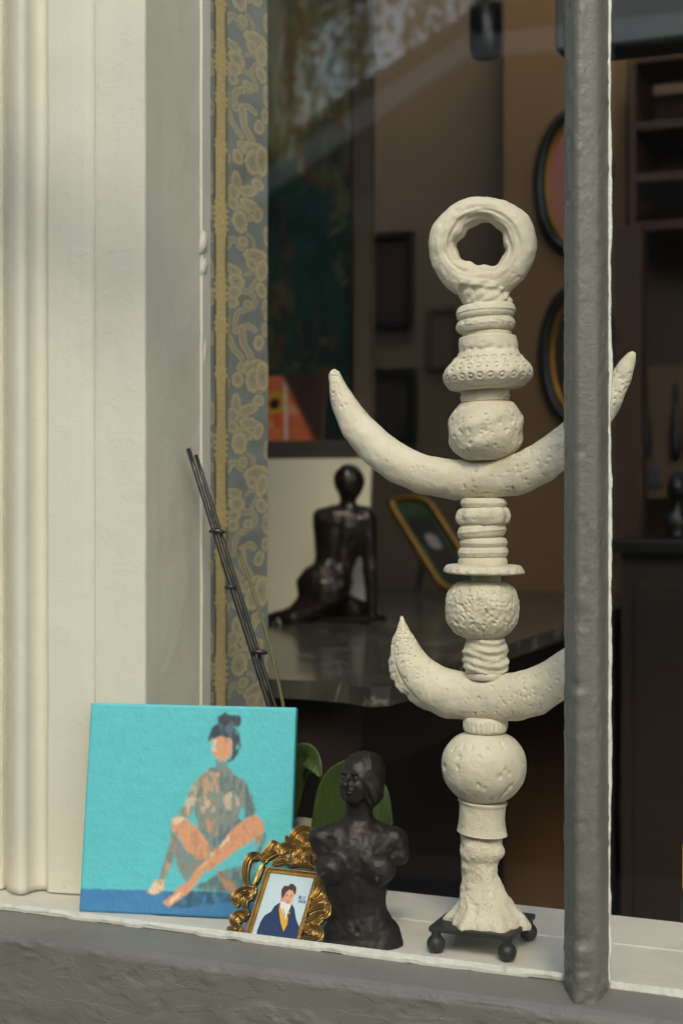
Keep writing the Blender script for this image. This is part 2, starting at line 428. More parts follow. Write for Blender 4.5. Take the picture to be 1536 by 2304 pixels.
# upright glazing bar
bp_ = [(-.390, GL + .006), (-.390, GL - .001), (-.3868, GL - .015), (-.3832, GL - .0225), (-.3705, GL - .0405), (-.3680, GL - .0428), (-.3645, GL - .0432), (-.3530, GL - .0372), (-.3490, GL - .0335), (-.3470, GL - .0285), (-.3456, GL - .018), (-.3447, GL - .001), (-.3447, GL + .006)]
sp = []
for (a, b) in zip(bp_[:-1], bp_[1:]):
    for t in np.linspace(0, 1, max(2, int(math.hypot(b[0] - a[0], b[1] - a[1]) / .0011)), endpoint=False): sp.append((a[0] + (b[0] - a[0]) * t, a[1] + (b[1] - a[1]) * t))
sp.append(bp_[-1]); sp = np.array(sp)
for _ in range(2): sp[1:-1] = (sp[:-2] + 2 * sp[1:-1] + sp[2:]) / 4
zz = np.concatenate([np.arange(1.0, 1.0985, .003), np.arange(1.10, 2.25, .004), [2.4, 2.8, 3.25]])
V = np.zeros((len(zz), len(sp), 3)); V[..., :2] = sp[None]; V[..., 2] = zz[:, None]
slope = lambda y: zA + (ZS - zA) * np.clip((y - 1.468) / (GL - 1.468), -.3, 1)
lowest = slope(V[..., 1]) - .002 + .003 * vnoise(V, 80)
V[..., 2] = np.maximum(V[..., 2], lowest)
cen = np.array([-.367, GL - .012])
nrm = V[..., :2] - cen; nrm /= np.linalg.norm(nrm, axis=-1)[..., None]
dq = V * np.array([1, 1, .55])
am = fbm(dq, 140, 3) * .0005 + np.clip(fbm(V * np.array([1, 1, 1.5]), 80, 4, 9) * 7 - 2.0, 0, 1) * .0008 - np.clip(fbm(V * np.array([.8, 1, 2.6]), 55, 4, 19) * 8 - 3.2, 0, 1) * .0012 + fbm(V, 6, 2) * .0003
low = np.exp(-((V[..., 2] - 1.03) / .035) ** 2); am += low * (fbm(V, 70, 4, 2) * .0045)
for zc, xc, rr, dp in ((1.352, -.369, .004, -.004), (1.343, -.366, .006, .0018), (1.102, -.366, .006, -.0030), (1.090, -.362, .008, .0020), (1.150, -.364, .007, .0012)):
    am += dp * np.exp(-(((V[..., 2] - zc) / rr) ** 2 + ((V[..., 0] - xc) / (rr * 1.4)) ** 2))
V[..., :2] += nrm * am[..., None]
obj('glazing_bar', V.reshape(-1, 3), grid_faces(len(zz), len(sp)), M['greypost'], win, smooth=True)

def ragged_strip(name, along, lo, hi, fixed, width, jag, thick, mat_, parent, n=320, seed=0.0, gaps=0.0):
    """old putty: an uneven ribbon with thickness, along 'x' or 'z'"""
    t = np.linspace(lo, hi, n); q = np.stack([t, t * 0 + seed, t * 0], 1)
    w = width * (1 + jag * (fbm(q, 45, 4) * 1.0 + np.clip(fbm(q, 20, 2, 4) * 4, -1, .8) * .5))
    w = np.where(vnoise(q, 28, 7) < -1 + gaps, width * .08, np.maximum(w, width * .12))
    rows = []
    for k in range(n):
        if along == 'x':
            x, (y, z), s = t[k], fixed, w[k]
            rows.append([(x, y + .002, z + .001), (x, y - thick, z + .001), (x, y - thick * 1.6, z - s * .5), (x, y - thick, z - s), (x, y + .002, z - s * .95)])
        else:
            z, (x, y), s = t[k], fixed, w[k]
            rows.append([(x, y + .002, z), (x, y - thick * 1.2, z), (x + s * .6, y - thick, z), (x + s, y - .0008, z), (x + s, y + .002, z)])
    V = np.array(rows).reshape(-1, 3)
    return obj(name, V, grid_faces(n, 5), mat_, parent)
ragged_strip('putty_line', 'x', -1.25, -.392, (GL - .0005, ZS + .0045), .0078, .6, .0012, M['putty'], win, n=420, seed=.3, gaps=.04)
ragged_strip('putty_line', 'x', -.343, .2, (GL - .0005, ZS + .003), .0135, .3, .0012, M['putty'], win, n=120, seed=3.3)
ragged_strip('putty_line', 'z', 1.04, 2.2, (-.3462, GL - .0015), .0038, .4, .0014, M['putty'], win, n=1100, seed=6.1, gaps=.12)
box('pane', (-1.24, GL, ZS - .012), (-.3675, GL + .004, 3.25), M['glass'], win)
box('pane', (-.367, GL, ZS - .012), (1.84, GL + .004, 3.25), M['glass'], win)

# ------------------------------------------------------------------ white display ledge of boards
led = thing('display_ledge', 'white painted board ledge inside the window carrying the display', 'ledge', (0, 1.67, ZL))
YB = 1.765 * (CAMZ - ZL) / .5                # back edge of the ledge
for i, (a, b) in enumerate(((GL + .006, 1.606), (1.6072, 1.706), (1.7072, YB))):
    V, Fc = box_vf((-1.24, a, ZL - .03), (1.84, b, ZL - (.0012 if i == 1 else 0)), .0015)
    obj('board', V, Fc, M['ledge'], led)
box('front_board', (-1.24, YB - .018, FLOOR + .002), (1.84, YB - .001, ZL - .031), M['wood_dark'], led)

# ------------------------------------------------------------------ cream moulded casing at the left
cas = thing('window_casing', 'cream gloss painted moulded window casing on the left side', 'casing', (-1.05, 1.6, ZL))
def xy(px, Y): p = PY(px, 1000, Y); return (p[0], p[1])
def sweep(name, poly, sm=False):
    pts = np.array(poly)
    zr = np.concatenate([np.arange(ZL + .001, 2.3, .008), [2.7, 3.25]])
    n = len(pts); V = np.zeros((len(zr), n, 3)); V[..., :2] = pts[None]; V[..., 2] = zr[:, None]
    V[..., 1] += fbm(V, 10, 3) * .0012
    V[..., 0] += fbm(V, 14, 3, 7) * .0007
    V[..., :2] += (fbm(V * np.array([1, 1, .4]), 40, 2, 13) * .00025)[..., None] * np.array([.5, -1])
    Fc = grid_faces(len(zr), n, True) + [list(range(n))[::-1], list(range((len(zr) - 1) * n, len(zr) * n))]
    o = obj(name, V.reshape(-1, 3), Fc, M['cream'], cas, smooth=False)
    if sm:
        for p in o.data.polygons: p.use_smooth = len(p.vertices) == 4
    return o
def front(pxs):                              # dense outline through (px, Y) points, closed behind
    P = [xy(*p) for p in pxs]
    return P + [(P[-1][0], P[-1][1] + .03), (P[0][0], P[0][1] + .06)]
sweep('outer_board', front([(-170, 1.6260), (-90, 1.6260), (-8, 1.6280), (2, 1.6290), (7, 1.6315)]))
bd = spline([(8, 1.6430), (15, 1.6330), (22, 1.6240), (34, 1.6180), (48, 1.6180), (60, 1.6240), (70, 1.6340), (84, 1.6430), (98, 1.6480), (105, 1.6480)], 40)
sweep('bead_moulding', front([tuple(b) for b in bd]), True)
sweep('splayed_board', front([(106.5, 1.6455), (108, 1.6430), (111, 1.6415), (130, 1.6430), (160, 1.6460), (190, 1.6500), (206, 1.6530), (212, 1.6560), (214, 1.6580)]))
sweep('edge_board', front([(214.5, 1.6605), (219, 1.6600), (223, 1.6595), (260, 1.6620), (300, 1.6640), (325, 1.6655), (329, 1.6680)]))
XR = xy(330, 1.672)[0]
Y450 = PX(450, 1000, XR)[1]; Y470 = PX(470, 1000, XR)[1]; Y605 = PX(605, 1000, XR)[1]
yy_ = np.linspace(1.670, Y450, 8)
sweep('reveal_board', [(XR, y) for y in yy_] + [(XR - .03, Y450), (XR - .03, 1.70)])
yy_ = np.linspace(Y450 + .002, Y470, 5)
sweep('corner_strip', [(XR - .002, Y450 + .001)] + [(XR + .0025, y) for y in yy_] + [(XR - .03, Y470), (XR - .03, Y450 + .001)])
# blisters of old paint on the strip
def blister(px, py, w, h, d):
    P = PX(px, py, XR + .0025); n = 9
    V = []
    for i in range(n):
        for j in range(n):
            a, b = i / (n - 1) * 2 - 1, j / (n - 1) * 2 - 1
            V.append((P[0] + d * max(0, 1 - a * a - b * b) ** .7 - .0004, P[1] + a * w + b * .3 * w, P[2] + b * h))
    return obj('paint_blister', V, grid_faces(n, n), M['cream'], cas, smooth=True)
blister(458, 545, .010, .016, .005); blister(460, 600, .008, .012, .003); blister(462, 790, .005, .02, .002)

# ------------------------------------------------------------------ wallpapered partition end
def raster_wall():
    part = thing('wallpapered_partition', 'narrow partition end papered in blue and gold damask beside the casing', 'partition', (XR - .06, (Y470 + Y605) / 2, FLOOR))
    box('core', (XR - .25, Y470 + .004, FLOOR + .002), (XR - .004, Y605 - .003, 3.298), M['cream'], part)
    z0, z1 = 1.2, 2.35
    nu, nv = 132, 1150
    Yv = np.linspace(Y470, Y605, nu); Zv = np.linspace(z0, z1, nv)
    Yg, Zg = np.meshgrid(Yv, Zv, indexing='ij')
    # pattern coordinates in the units of the drawing: x 185..700 over the width, period 1860
    X = 185 + (Yg - Y470) / (Y605 - Y470) * 515
    T = (1.9926 - Zg) / .312 * 1860
    P3 = np.stack([X / 60, T / 60, X * 0], -1)
    X = X + 9 * fbm(P3, 1.2, 3); T = T + 9 * fbm(P3, 1.2, 3, 11)
    T = np.mod(T, 1860)
    ell = [(420, 110, 40, 85, 0), (520, 150, 85, 42, -25), (540, 262, 85, 45, 8), (500, 350, 70, 42, 25), (450, 430, 62, 85, 0), (395, 205, 50, 60, 0), (390, 300, 50, 45, 0),
           (590, 680, 100, 55, -15), (560, 760, 45, 50, 0), (645, 790, 45, 95, 10), (395, 850, 70, 38, 10), (425, 940, 66, 55, 0), (400, 1035, 60, 45, -20), (385, 1120, 50, 45, 0),
           (580, 1640, 115, 62, -15), (570, 1745, 66, 100, 10), (645, 1700, 55, 120, 0), (455, 1650, 30, 42, 20), (685, 1120, 30, 90, 0), (675, 1300, 32, 60, 0), (690, 480, 25, 80, 0),
           (610, 320, 40, 70, 20), (480, 590, 40, 45, 0), (640, 960, 46, 60, -10), (520, 1110, 40, 34, 0), (620, 1420, 44, 60, 15), (430, 1760, 44, 60, 0), (470, 1180, 30, 26, 0), (610, 60, 50, 46, 0), (210, 200, 26, 90, 0), (205, 420, 26, 70, 0), (210, 640, 30, 40, 0), (205, 900, 28, 80, 0), (208, 1120, 30, 70, 0), (210, 1450, 26, 60, 0), (330, 1830, 26, 70, 20), (260, 1830, 24, 70, -10)]
    strokes = [([(345, 670), (370, 615), (420, 600), (465, 650)], 26), ([(520, 520), (565, 550), (580, 605)], 17), ([(625, 850), (585, 920), (555, 970)], 20), ([(500, 870), (560, 830), (620, 850)], 16),
               ([(470, 1010), (555, 1015), (582, 1080), (540, 1140), (455, 1178), (412, 1250), (405, 1345)], 24), ([(405, 1360), (470, 1318), (535, 1288), (578, 1320)], 26), ([(470, 1335), (485, 1450), (530, 1530), (565, 1590)], 32), ([(355, 1420), (395, 1500), (460, 1572)], 26), ([(600, 1830), (640, 1880)], 20), ([(350, 1250), (350, 1420)], 14)]
    fine = fbm(P3, 6, 2); mott = fbm(P3, .5, 3)
    ground = srgb(136, 143, 140)[None, None] * (1 + .22 * mott + .10 * fine)[..., None]
    tan1, tan2 = srgb(218, 198, 154), srgb(180, 166, 134)
    colr = ground.copy()
    def lay(k, depth):                           # k: 0 at the middle, 1 at the rim
        nonlocal colr
        a = np.clip((1 - k) * depth / 3.0, 0, 1)
        shade = np.clip(.15 + .85 * k ** 1.3 + .3 * fine, 0, 1)
        rim = np.exp(-((k - .80) / .12) ** 2)
        c = tan2 + (tan1 - tan2) * np.clip(.35 * shade + .75 * rim, 0, 1)[..., None]
        c = c * .80 + ground * .20
        c = np.where((k < .40)[..., None], c * .78 + ground * .22, c)
        line = np.clip(1 - np.abs(k - 1.03) * depth / 4.5, 0, 1)[..., None] * .7
        colr = colr * (1 - line) + ground * .72 * line
        colr = colr * (1 - a[..., None]) + c * a[..., None]
    for pl, w in strokes:
        pl = spline(pl, 24); D = np.full(X.shape, 1e9)
        for a, b in zip(pl[:-1], pl[1:]):
            ba = b - a; t = np.clip(((X - a[0]) * ba[0] + (T - a[1]) * ba[1]) / (ba @ ba), 0, 1)
            D = np.minimum(D, np.hypot(X - a[0] - t * ba[0], T - a[1] - t * ba[1]))
        lay(D / (w * 1.1) * (1 + .12 * fine), w)
    for cx, cy, rx, ry, an in ell:
        for dy in (-1860, 0, 1860):
            dx_, dy_ = X - cx, T - cy - dy; a = rad(an)
            u = dx_ * math.cos(a) + dy_ * math.sin(a); v = -dx_ * math.sin(a) + dy_ * math.cos(a)
            ph = np.arctan2(v / ry, u / rx)
            k = np.sqrt((u / rx) ** 2 + (v / ry) ** 2) * .80 * (1 + .12 * np.abs(np.sin(ph * 4 + cx))) + .05 * np.sin(ph * 13 + cy)
            lay(k, min(rx, ry))
    X0 = 185 + (Yg - Y470) / (Y605 - Y470) * 515
    def bandm(a, b, s=3): return np.clip((X0 - a) / s, 0, 1) * np.clip((b - X0) / s, 0, 1)
    wob = 26 * np.clip(vnoise(np.stack([T / 60, T * 0, T * 0], -1), .45, 3), 0, 1) * (.7 + .6 * np.sin(T * .12))
    dk = srgb(74, 84, 84)
    for a, b, cc in ((232, 268, dk), (318, 352, dk), (252 - wob, 332 + wob, srgb(206, 182, 128)), (237, 244, srgb(165, 150, 110)), (342, 349, srgb(175, 160, 118))):
        w = bandm(a, b)[..., None]; colr = colr * (1 - w) + cc * w
    st = bandm(262, 322)[..., None] * (.22 * np.sin(X0 * .45) + .35 * fine)[..., None]
    colr = np.clip(colr * (1 + st), 0.003, 1)
    Xw = XR - .002 + .0018 * fbm(np.stack([Yg, Zg, Zg * 0], -1), 14, 2)
    V = np.stack([Xw, Yg + .0016 * vnoise(np.stack([Zg, Zg * 0, Zg * 0], -1), 22) * (Yg < Y470 + .003), Zg], -1).reshape(-1, 3)
    obj('wallpaper', V, grid_faces(nu, nv), M['paper'], part, smooth=True, colors=colr.reshape(-1, 3))
raster_wall()

# ------------------------------------------------------------------ the white clay totem
SX, SY = -.514, 1.637
tot = thing('clay_totem_sculpture', 'tall white clay totem of beads, rings and two crescent horns on black stand', 'sculpture', (SX, SY, ZL))
PPM = FPX / dist((SX, SY, 1.4))
def lathe(name, prof, mat_, tilt=0.0, amp=0.0, ns=60.0, seg=96, sub=5, fn=None, smoothp=True):
    """prof: (photo row, centre column, half width in photo px); noise amp in px"""
    P = np.array(prof, float)
    if smoothp: Q = spline(P, (len(P) - 1) * sub + 1)
    else:
        Q = np.vstack([np.linspace(a, b, sub, endpoint=False) for a, b in zip(P[:-1], P[1:])] + [P[-1:]])
    n = len(Q); th = np.linspace(0, 2 * math.pi, seg, endpoint=False)
    y, cx, hw = Q[:, 0], Q[:, 1], np.maximum(Q[:, 2], .5)
    C0 = np.array([PY(a, b, SY) for a, b in zip(cx, y)])
    U = np.stack([np.cos(th), np.sin(th), th * 0], 1)
    V = C0[:, None, :] + U[None] * (hw / PPM)[:, None, None]
    dr = np.zeros((n, seg))
    if amp: dr = dr + amp / PPM * fbm(V, ns, 4)
    if fn is not None: dr = dr + fn(th[None, :] + 0 * y[:, None], y[:, None] + 0 * th[None, :], V) / PPM
    V = V + U[None] * dr[..., None]
    V[..., 2] += (tilt / PPM) * (V[..., 0] - C0[:, None, 0]) / (hw.max() / PPM)
    V = V.reshape(-1, 3)
    Fc = grid_faces(n, seg, True) + [list(range(seg)), list(range((n - 1) * seg, n * seg))[::-1]]
    o = obj(name, V, Fc, mat_, tot, smooth=True)
    for p in list(o.data.polygons)[-2:]: p.use_smooth = False
    return o
def disc(name, y0, y1, cx, hw, mat_='clay', tilt=0.0, amp=2.0, ns=70.0, fn=None, r=.35):
    h = y1 - y0; k = min(h * r, hw * .4)
    return lathe(name, [(y0, cx, hw * .35), (y0 + .2, cx, hw - k), (y0 + k * .3, cx, hw - k * .3), (y0 + k, cx, hw), (y1 - k, cx, hw), (y1 - k * .3, cx, hw - k * .3), (y1 - .2, cx, hw - k), (y1, cx, hw * .35)], M[mat_], tilt, amp, ns, fn=fn)
def pits(rows, nper, r, depth, ring=False, phase=0.0):
    def f(th, y, V):
        out = 0
        for i, (yr, hwr) in enumerate(rows):
            for k in range(nper):
                t0 = 2 * math.pi * (k + .37 * i) / nper + phase + .05 * math.sin(7.1 * k + i)
                dth = (th - t0 + math.pi) % (2 * math.pi) - math.pi
                d = np.hypot(dth * hwr, y - yr - 2 * math.sin(3.3 * k))
                out = out - depth * (np.exp(-((d - r) / (r * .35)) ** 2) if ring else np.exp(-(d / r) ** 4))
        return out
    return f
def scatter(n, y0, y1, hw, r0, r1, depth, seed):
    g = np.random.default_rng(seed); S = [(g.uniform(0, 2 * math.pi), g.uniform(y0, y1), g.uniform(r0, r1), g.uniform(.6, 1.2)) for _ in range(n)]
    def f(th, y, V):
        out = 0 * th
        for t0, yy, r, a in S:
            dth = (th - t0 + math.pi) % (2 * math.pi) - math.pi
            m = (np.abs(y - yy) < 3 * r) & (np.abs(dth) * hw < 3 * r)
            if m.any():
                d = np.hypot(dth[m] * hw, y[m] - yy); out[m] -= depth * a * np.exp(-(d / r) ** 4)
        return out
    return f

# ring at the top
nu, nv = 260, 90
a_ = np.linspace(0, 2 * math.pi, nu, endpoint=False); b_ = np.linspace(0, 2 * math.pi, nv, endpoint=False)
Ag, Bg = np.meshgrid(a_, b_, indexing='ij')
pent = 1 + .035 * np.cos(5 * Ag + .6)
maj = 83 + 2 * np.cos(Ag - 1.0)
mn = 34 + 7 * np.clip(-np.sin(Ag), 0, 1) ** 2 + 2 * np.sin(3 * Ag)
rr_ = maj + mn * np.cos(Bg) * np.where(np.cos(Bg) < 0, .86 * pent * (1 + .10 * np.sin(3 * Ag + 1) + .06 * np.sin(8 * Ag)), 1)
px_ = 1083 + rr_ * np.cos(Ag); py_ = 556 - rr_ * np.sin(Ag) * .97; pz_ = 42 * np.sin(Bg)
C0 = PY(1083, 556, SY); yaw = rad(12)
ex, ey = np.array([math.cos(yaw), math.sin(yaw), 0]), np.array([-math.sin(yaw), math.cos(yaw), 0])
V = C0 + (px_ - 1083)[..., None] / PPM * ex / _c * .96 + (556 - py_)[..., None] / PPM * UP + pz_[..., None] / PPM * ey
nn = (V - (C0 + (83 / PPM) * (np.cos(Ag)[..., None] * ex + np.sin(Ag)[..., None] * UP))); nn /= np.linalg.norm(nn, axis=-1)[..., None]
V = V + nn * (fbm(V, 36, 3) * 6 + fbm(V, 150, 3, 4) * 1.6 - 2.6 * np.clip(fbm(V, 95, 3, 8) * 4 - 1.7, 0, 1))[..., None] / PPM
fold = (np.sin(Bg * 9 + 2.2 * np.sin(Ag * 2)) * 1.8 + np.sin(Bg * 17 + Ag * 3) * .9) * np.clip(.6 - np.cos(Bg), 0, 1)
V = V + nn * fold[..., None] / PPM
Fc = [(i * nv + j, ((i + 1) % nu) * nv + j, ((i + 1) % nu) * nv + (j + 1) % nv, i * nv + (j + 1) % nv) for i in range(nu) for j in range(nv)]
obj('ring', V.reshape(-1, 3), Fc, M['clay_pit'], tot, smooth=True)
knob = lambda n, ph, a: (lambda th, y, V: a * np.sign(np.sin(n * th + ph + y * .25)) * np.abs(np.sin(n * th + ph + y * .25)) ** .6)
lathe('ring_collar', [(626, 1084, 20), (632, 1082, 54), (645, 1083, 62), (656, 1086, 56), (668, 1090, 58), (682, 1092, 55), (690, 1092, 50), (691, 1092, 10)], M['clay_rough'], tilt=-9, amp=8, ns=70, fn=lambda th, y, V: 2.2 * np.sin(11 * th + y * .3))
disc('flat_ring', 685, 721, 1092, 67, tilt=5, amp=1.5, r=.45, fn=lambda th, y, V: -1.6 * np.exp(-((y - 708 - 4 * np.sin(th)) / 2.0) ** 2))
disc('pitted_ring', 716, 748, 1092, 66, 'clay_rough', tilt=5, amp=2, r=.45, fn=scatter(170, 720, 745, 66, 1.5, 2.8, 3.2, 3))
lathe('pierced_band', [(746, 1094, 15), (747, 1094, 52), (757, 1095, 54), (758, 1096, 62), (764, 1096, 64), (776, 1097, 66), (790, 1098, 66), (802, 1098, 70), (806, 1098, 60)], M['clay_pit'], tilt=3, amp=2.5,
      fn=lambda th, y, V: pits([(790, 66)], 16, 5.5, 5)(th, y, V) + scatter(70, 772, 800, 66, 1.5, 3, 2.5, 9)(th, y, V))
lathe('stamped_bead', [(799, 1097, 25), (801, 1097, 70), (812, 1097, 82), (826, 1097, 95), (840, 1097, 101), (852, 1097, 100), (866, 1095, 90), (876, 1093, 76), (880, 1092, 40)], M['clay'], tilt=5, amp=2, seg=260, sub=10,
      fn=lambda th, y, V: pits([(829, 97), (851, 100), (812, 84)], 25, 5.2, 5.0, True)(th, y, V))
disc('thin_collar', 877, 904, 1091, 55, tilt=3, amp=1.5, r=.15, fn=lambda th, y, V: 1.2 * np.sin(y * 1.1))
lathe('round_bead', [(901, 1092, 20), (904, 1092, 52), (915, 1092, 68), (938, 1092, 82), (968, 1091, 85), (1000, 1091, 80), (1020, 1091, 66), (1034, 1091, 44), (1037, 1091, 15)], M['clay'], tilt=2, amp=6, ns=30, seg=200, sub=12,
      fn=lambda th, y, V: scatter(130, 915, 1030, 84, 2.2, 3.8, 4.5, 5)(th, y, V) + 1.5 * np.sin(4 * th + y * .12))

def horn(name, ctrl, mat_, yoff=0.0, ridge=None, seg=110, n=380, pit_n=1100, seed=1):
    """ctrl: (column, row, radius px); lies parallel to the window, gently bowed"""
    Q = spline(ctrl, n)
    pts = np.array([PY(x, y, SY + yoff) for x, y, r in Q])
    rads = np.maximum(Q[:, 2], 1.0) / PPM
    V, Fc = tube(pts, rads, seg, True, squash=.92)
    Vg = V[:n * seg].reshape(n, seg, 3); d = Vg - pts[:, None]; d /= np.linalg.norm(d, axis=-1)[..., None]
    taper = np.clip(Q[:, 2] / 24, .05, 1)[:, None]
    am = (fbm(Vg, 38, 4) * 3.2 + fbm(Vg, 130, 2, 8) * 1.0) * taper
    g = np.random.default_rng(seed)
    for _ in range(pit_n):
        i, k = g.integers(6, n - 6), g.integers(0, seg); c = Vg[i, k]; r = g.uniform(1.3, 2.9) / PPM
        if vnoise(c[None] * 1.0, 26, 3)[0] < g.uniform(-.5, .5): continue
        i0, i1 = max(0, i - 7), min(n, i + 8)
        am[i0:i1] -= 4.2 * taper[i] ** 2 * np.exp(-(np.linalg.norm(Vg[i0:i1] - c, axis=-1) / r) ** 4)
    if ridge is not None:
        i0, i1, h = ridge                     # a crimped fin along the outer (lower) edge
        s = np.arange(n)[:, None]; env = np.clip((s - i0) / 16, 0, 1) * np.clip((i1 - s) / 40, 0, 1)
        low = np.clip(-d[..., 2] * .8 - d[..., 0] * .75, 0, 1) ** 14
        am += env * low * h * (1 + .16 * np.sin(s * .48) + .12 * np.sin(s * .83))
        am -= env * np.exp(-((np.clip(-d[..., 2] * .8 - d[..., 0] * .75, 0, 1) - .72) / .08) ** 2) * 5
    # oblique scrape marks along the belly
    lowm = np.clip(-d[..., 2] - .15, 0, 1)
    am += lowm * 2.0 * np.clip(np.sin(np.arange(n)[:, None] * .30 + 3 * d[..., 1]) + fbm(Vg, 25, 2, 3), -1, 1) * taper
    Vg = Vg + d * (am / PPM)[..., None]
    V = np.vstack([Vg.reshape(-1, 3), V[n * seg:]])
    return obj(name, V, Fc, mat_, tot, smooth=True)
horn('crescent_horn', [(751, 831, 4), (752, 840, 13), (757, 862, 18), (772, 905, 29), (805, 962, 38), (858, 1018, 44), (925, 1057, 45), (1000, 1076, 45), (1083, 1079, 45), (1160, 1067, 45), (1225, 1035, 44), (1290, 985, 41), (1345, 930, 35), (1385, 870, 26), (1410, 820, 17), (1421, 797, 9), (1423, 791, 3)], M['clay_pit'], seed=2)
horn('crescent_horn', [(903, 1386, 3), (904, 1396, 6), (905, 1412, 13), (908, 1440, 26), (922, 1488, 40), (955, 1532, 50), (1010, 1560, 54), (1085, 1568, 53), (1155, 1568, 53), (1215, 1550, 51), (1268, 1512, 44), (1305, 1474, 32), (1332, 1440, 17), (1340, 1426, 4)], M['clay_pit'], ridge=(52, 165, 13), seed=5)

disc('stacked_ring', 1120, 1144, 1087, 52, amp=2, r=.5)
disc('stacked_ring', 1141, 1182, 1087, 60, amp=5, ns=90, r=.4, tilt=2, fn=lambda th, y, V: 2 * np.sin(9 * th))
disc('stacked_ring', 1177, 1213, 1083, 56, amp=2, r=.5, tilt=5)
disc('stacked_ring', 1208, 1234, 1087, 54, amp=2, r=.5)
disc('stacked_ring', 1229, 1256, 1087, 57, amp=3, r=.5, tilt=1)
disc('stacked_ring', 1252, 1279, 1086, 55, amp=2, r=.35, tilt=1)
lathe('scalloped_flange', [(1269, 1088, 30), (1271, 1088, 78), (1275, 1088, 87), (1282, 1088, 89), (1289, 1088, 86), (1292, 1088, 60), (1295, 1088, 20)], M['clay'], amp=4, seg=200, tilt=-1, fn=lambda th, y, V: 3.5 * np.abs(np.sin(11 * th)) * np.clip((y - 1276) / 8, 0, 1) - 2)
disc('short_neck', 1290, 1314, 1092, 34, amp=2)
lathe('rough_bead', [(1306, 1084, 20), (1309, 1084, 50), (1320, 1084, 68), (1342, 1083, 80), (1368, 1083, 82), (1398, 1083, 78), (1420, 1083, 64), (1434, 1084, 42), (1437, 1084, 12)], M['clay_rough'], amp=3.5, ns=190, seg=240, sub=14, fn=lambda th, y, V: scatter(420, 1312, 1432, 82, 2.0, 3.6, 3.6, 8)(th, y, V) + 2.5 * fbm(V, 40, 2))
lathe('wrapped_drum', [(1433, 1091, 20), (1435, 1091, 42), (1450, 1091, 45), (1462, 1091, 50), (1474, 1091, 47), (1490, 1092, 51), (1504, 1092, 49), (1513, 1092, 42), (1515, 1092, 15)], M['clay_rough'], amp=7, ns=75, seg=140, sub=8, fn=lambda th, y, V: 1.6 * np.sin(y * .36 + 2.5 * np.sin(2 * th) + 3 * fbm(V, 30, 2)))
disc('small_ring', 1511, 1528, 1092, 44, amp=2)
disc('ribbed_collar', 1612, 1648, 1091, 48, amp=2, r=.3, fn=lambda th, y, V: 1.8 * np.sin(26 * th) * (y > 1622))
lathe('large_bead', [(1646, 1088, 20), (1649, 1088, 42), (1662, 1088, 68), (1690, 1088, 89), (1722, 1088, 95), (1755, 1088, 89), (1782, 1088, 70), (1798, 1088, 48), (1803, 1088, 15)], M['clay'], amp=2, ns=20, seg=180, sub=9, fn=lambda th, y, V: scatter(60, 1662, 1790, 94, 3.5, 6, 5.5, 12)(th, y, V))
lathe('sleeve', [(1798, 1085, 20), (1800, 1085, 53), (1806, 1085, 54), (1812, 1085, 52), (1835, 1084, 51), (1858, 1084, 53), (1870, 1084, 55), (1874, 1084, 54), (1876, 1084, 30)], M['clay'], tilt=-5, amp=1.6)
lathe('flared_foot', [(1868, 1083, 20), (1870, 1083, 42), (1885, 1084, 43), (1900, 1085, 45), (1915, 1086, 47), (1926, 1084, 44), (1938, 1080, 39), (1962, 1081, 40), (1985, 1083, 43), (2003, 1086, 49), (2018, 1089, 56), (2036, 1092, 65), (2054, 1094, 79), (2066, 1095, 86), (2076, 1095, 87), (2084, 1095, 78), (2086, 1095, 20)], M['clay_rough'], amp=8, ns=60, seg=240, sub=9,
      fn=lambda th, y, V: np.clip((y - 2005) / 65, 0, 1) ** 1.5 * (8 * np.sin(6 * th + .8) + 4.5 * np.sin(13 * th + 1)) + .9 * np.sin(60 * th) * np.clip((1932 - y) / 10, 0, 1) + np.clip((y - 1940) / 10, 0, 1) * (.7 * np.sin(64 * th + y * .2 + 6 * fbm(V, 20, 2)) + 3 * fbm(V, 150, 3, 6)))
PL = .0475
# black plate on ball feet
V, Fc = box_vf((SX - PL, SY - PL, ZL + .0235), (SX + PL, SY + PL, ZL + .0295), .0015)
V[:, 2] += .0015 * np.cos((V[:, 0] - SX) / PL * 1.5)
obj('base_plate', V, Fc, M['iron'], tot)
for sx in (-1, 1):
    for sy in (-1, 1):
        bm = bmesh.new(); bmesh.ops.create_uvsphere(bm, u_segments=24, v_segments=16, radius=.0102)
        bm.verts.index_update()
        V = np.array([v.co[:] for v in bm.verts]); Fc = [[v.index for v in f.verts] for f in bm.faces]; bm.free()
        c = np.array([SX + sx * .0405, SY + sy * .0415, ZL + .0102])
        b_o = obj('ball_foot', V + c, Fc, M['iron'], tot, smooth=True)
        Vt, Ft = tube([c + (0, 0, .008), c + (0, 0, .0150)], .0055, 12, ref=(1, 0, 0))
        obj('stem', Vt, Ft, M['iron'], b_o)

# ------------------------------------------------------------------ helpers for painted surfaces
def inpoly(X, Y, poly):
    r = np.zeros(X.shape, bool); n = len(poly)
    for i in range(n):
        (x0, y0), (x1, y1) = poly[i], poly[(i + 1) % n]
        if y0 == y1: continue
        r ^= ((y0 > Y) != (y1 > Y)) & (X < (x1 - x0) * (Y - y0) / (y1 - y0) + x0)
    return r
def affine(src, dst):
    A_ = np.array([[x, y, 1] for x, y in src]); return np.linalg.lstsq(A_, np.array(dst, float), rcond=None)[0]

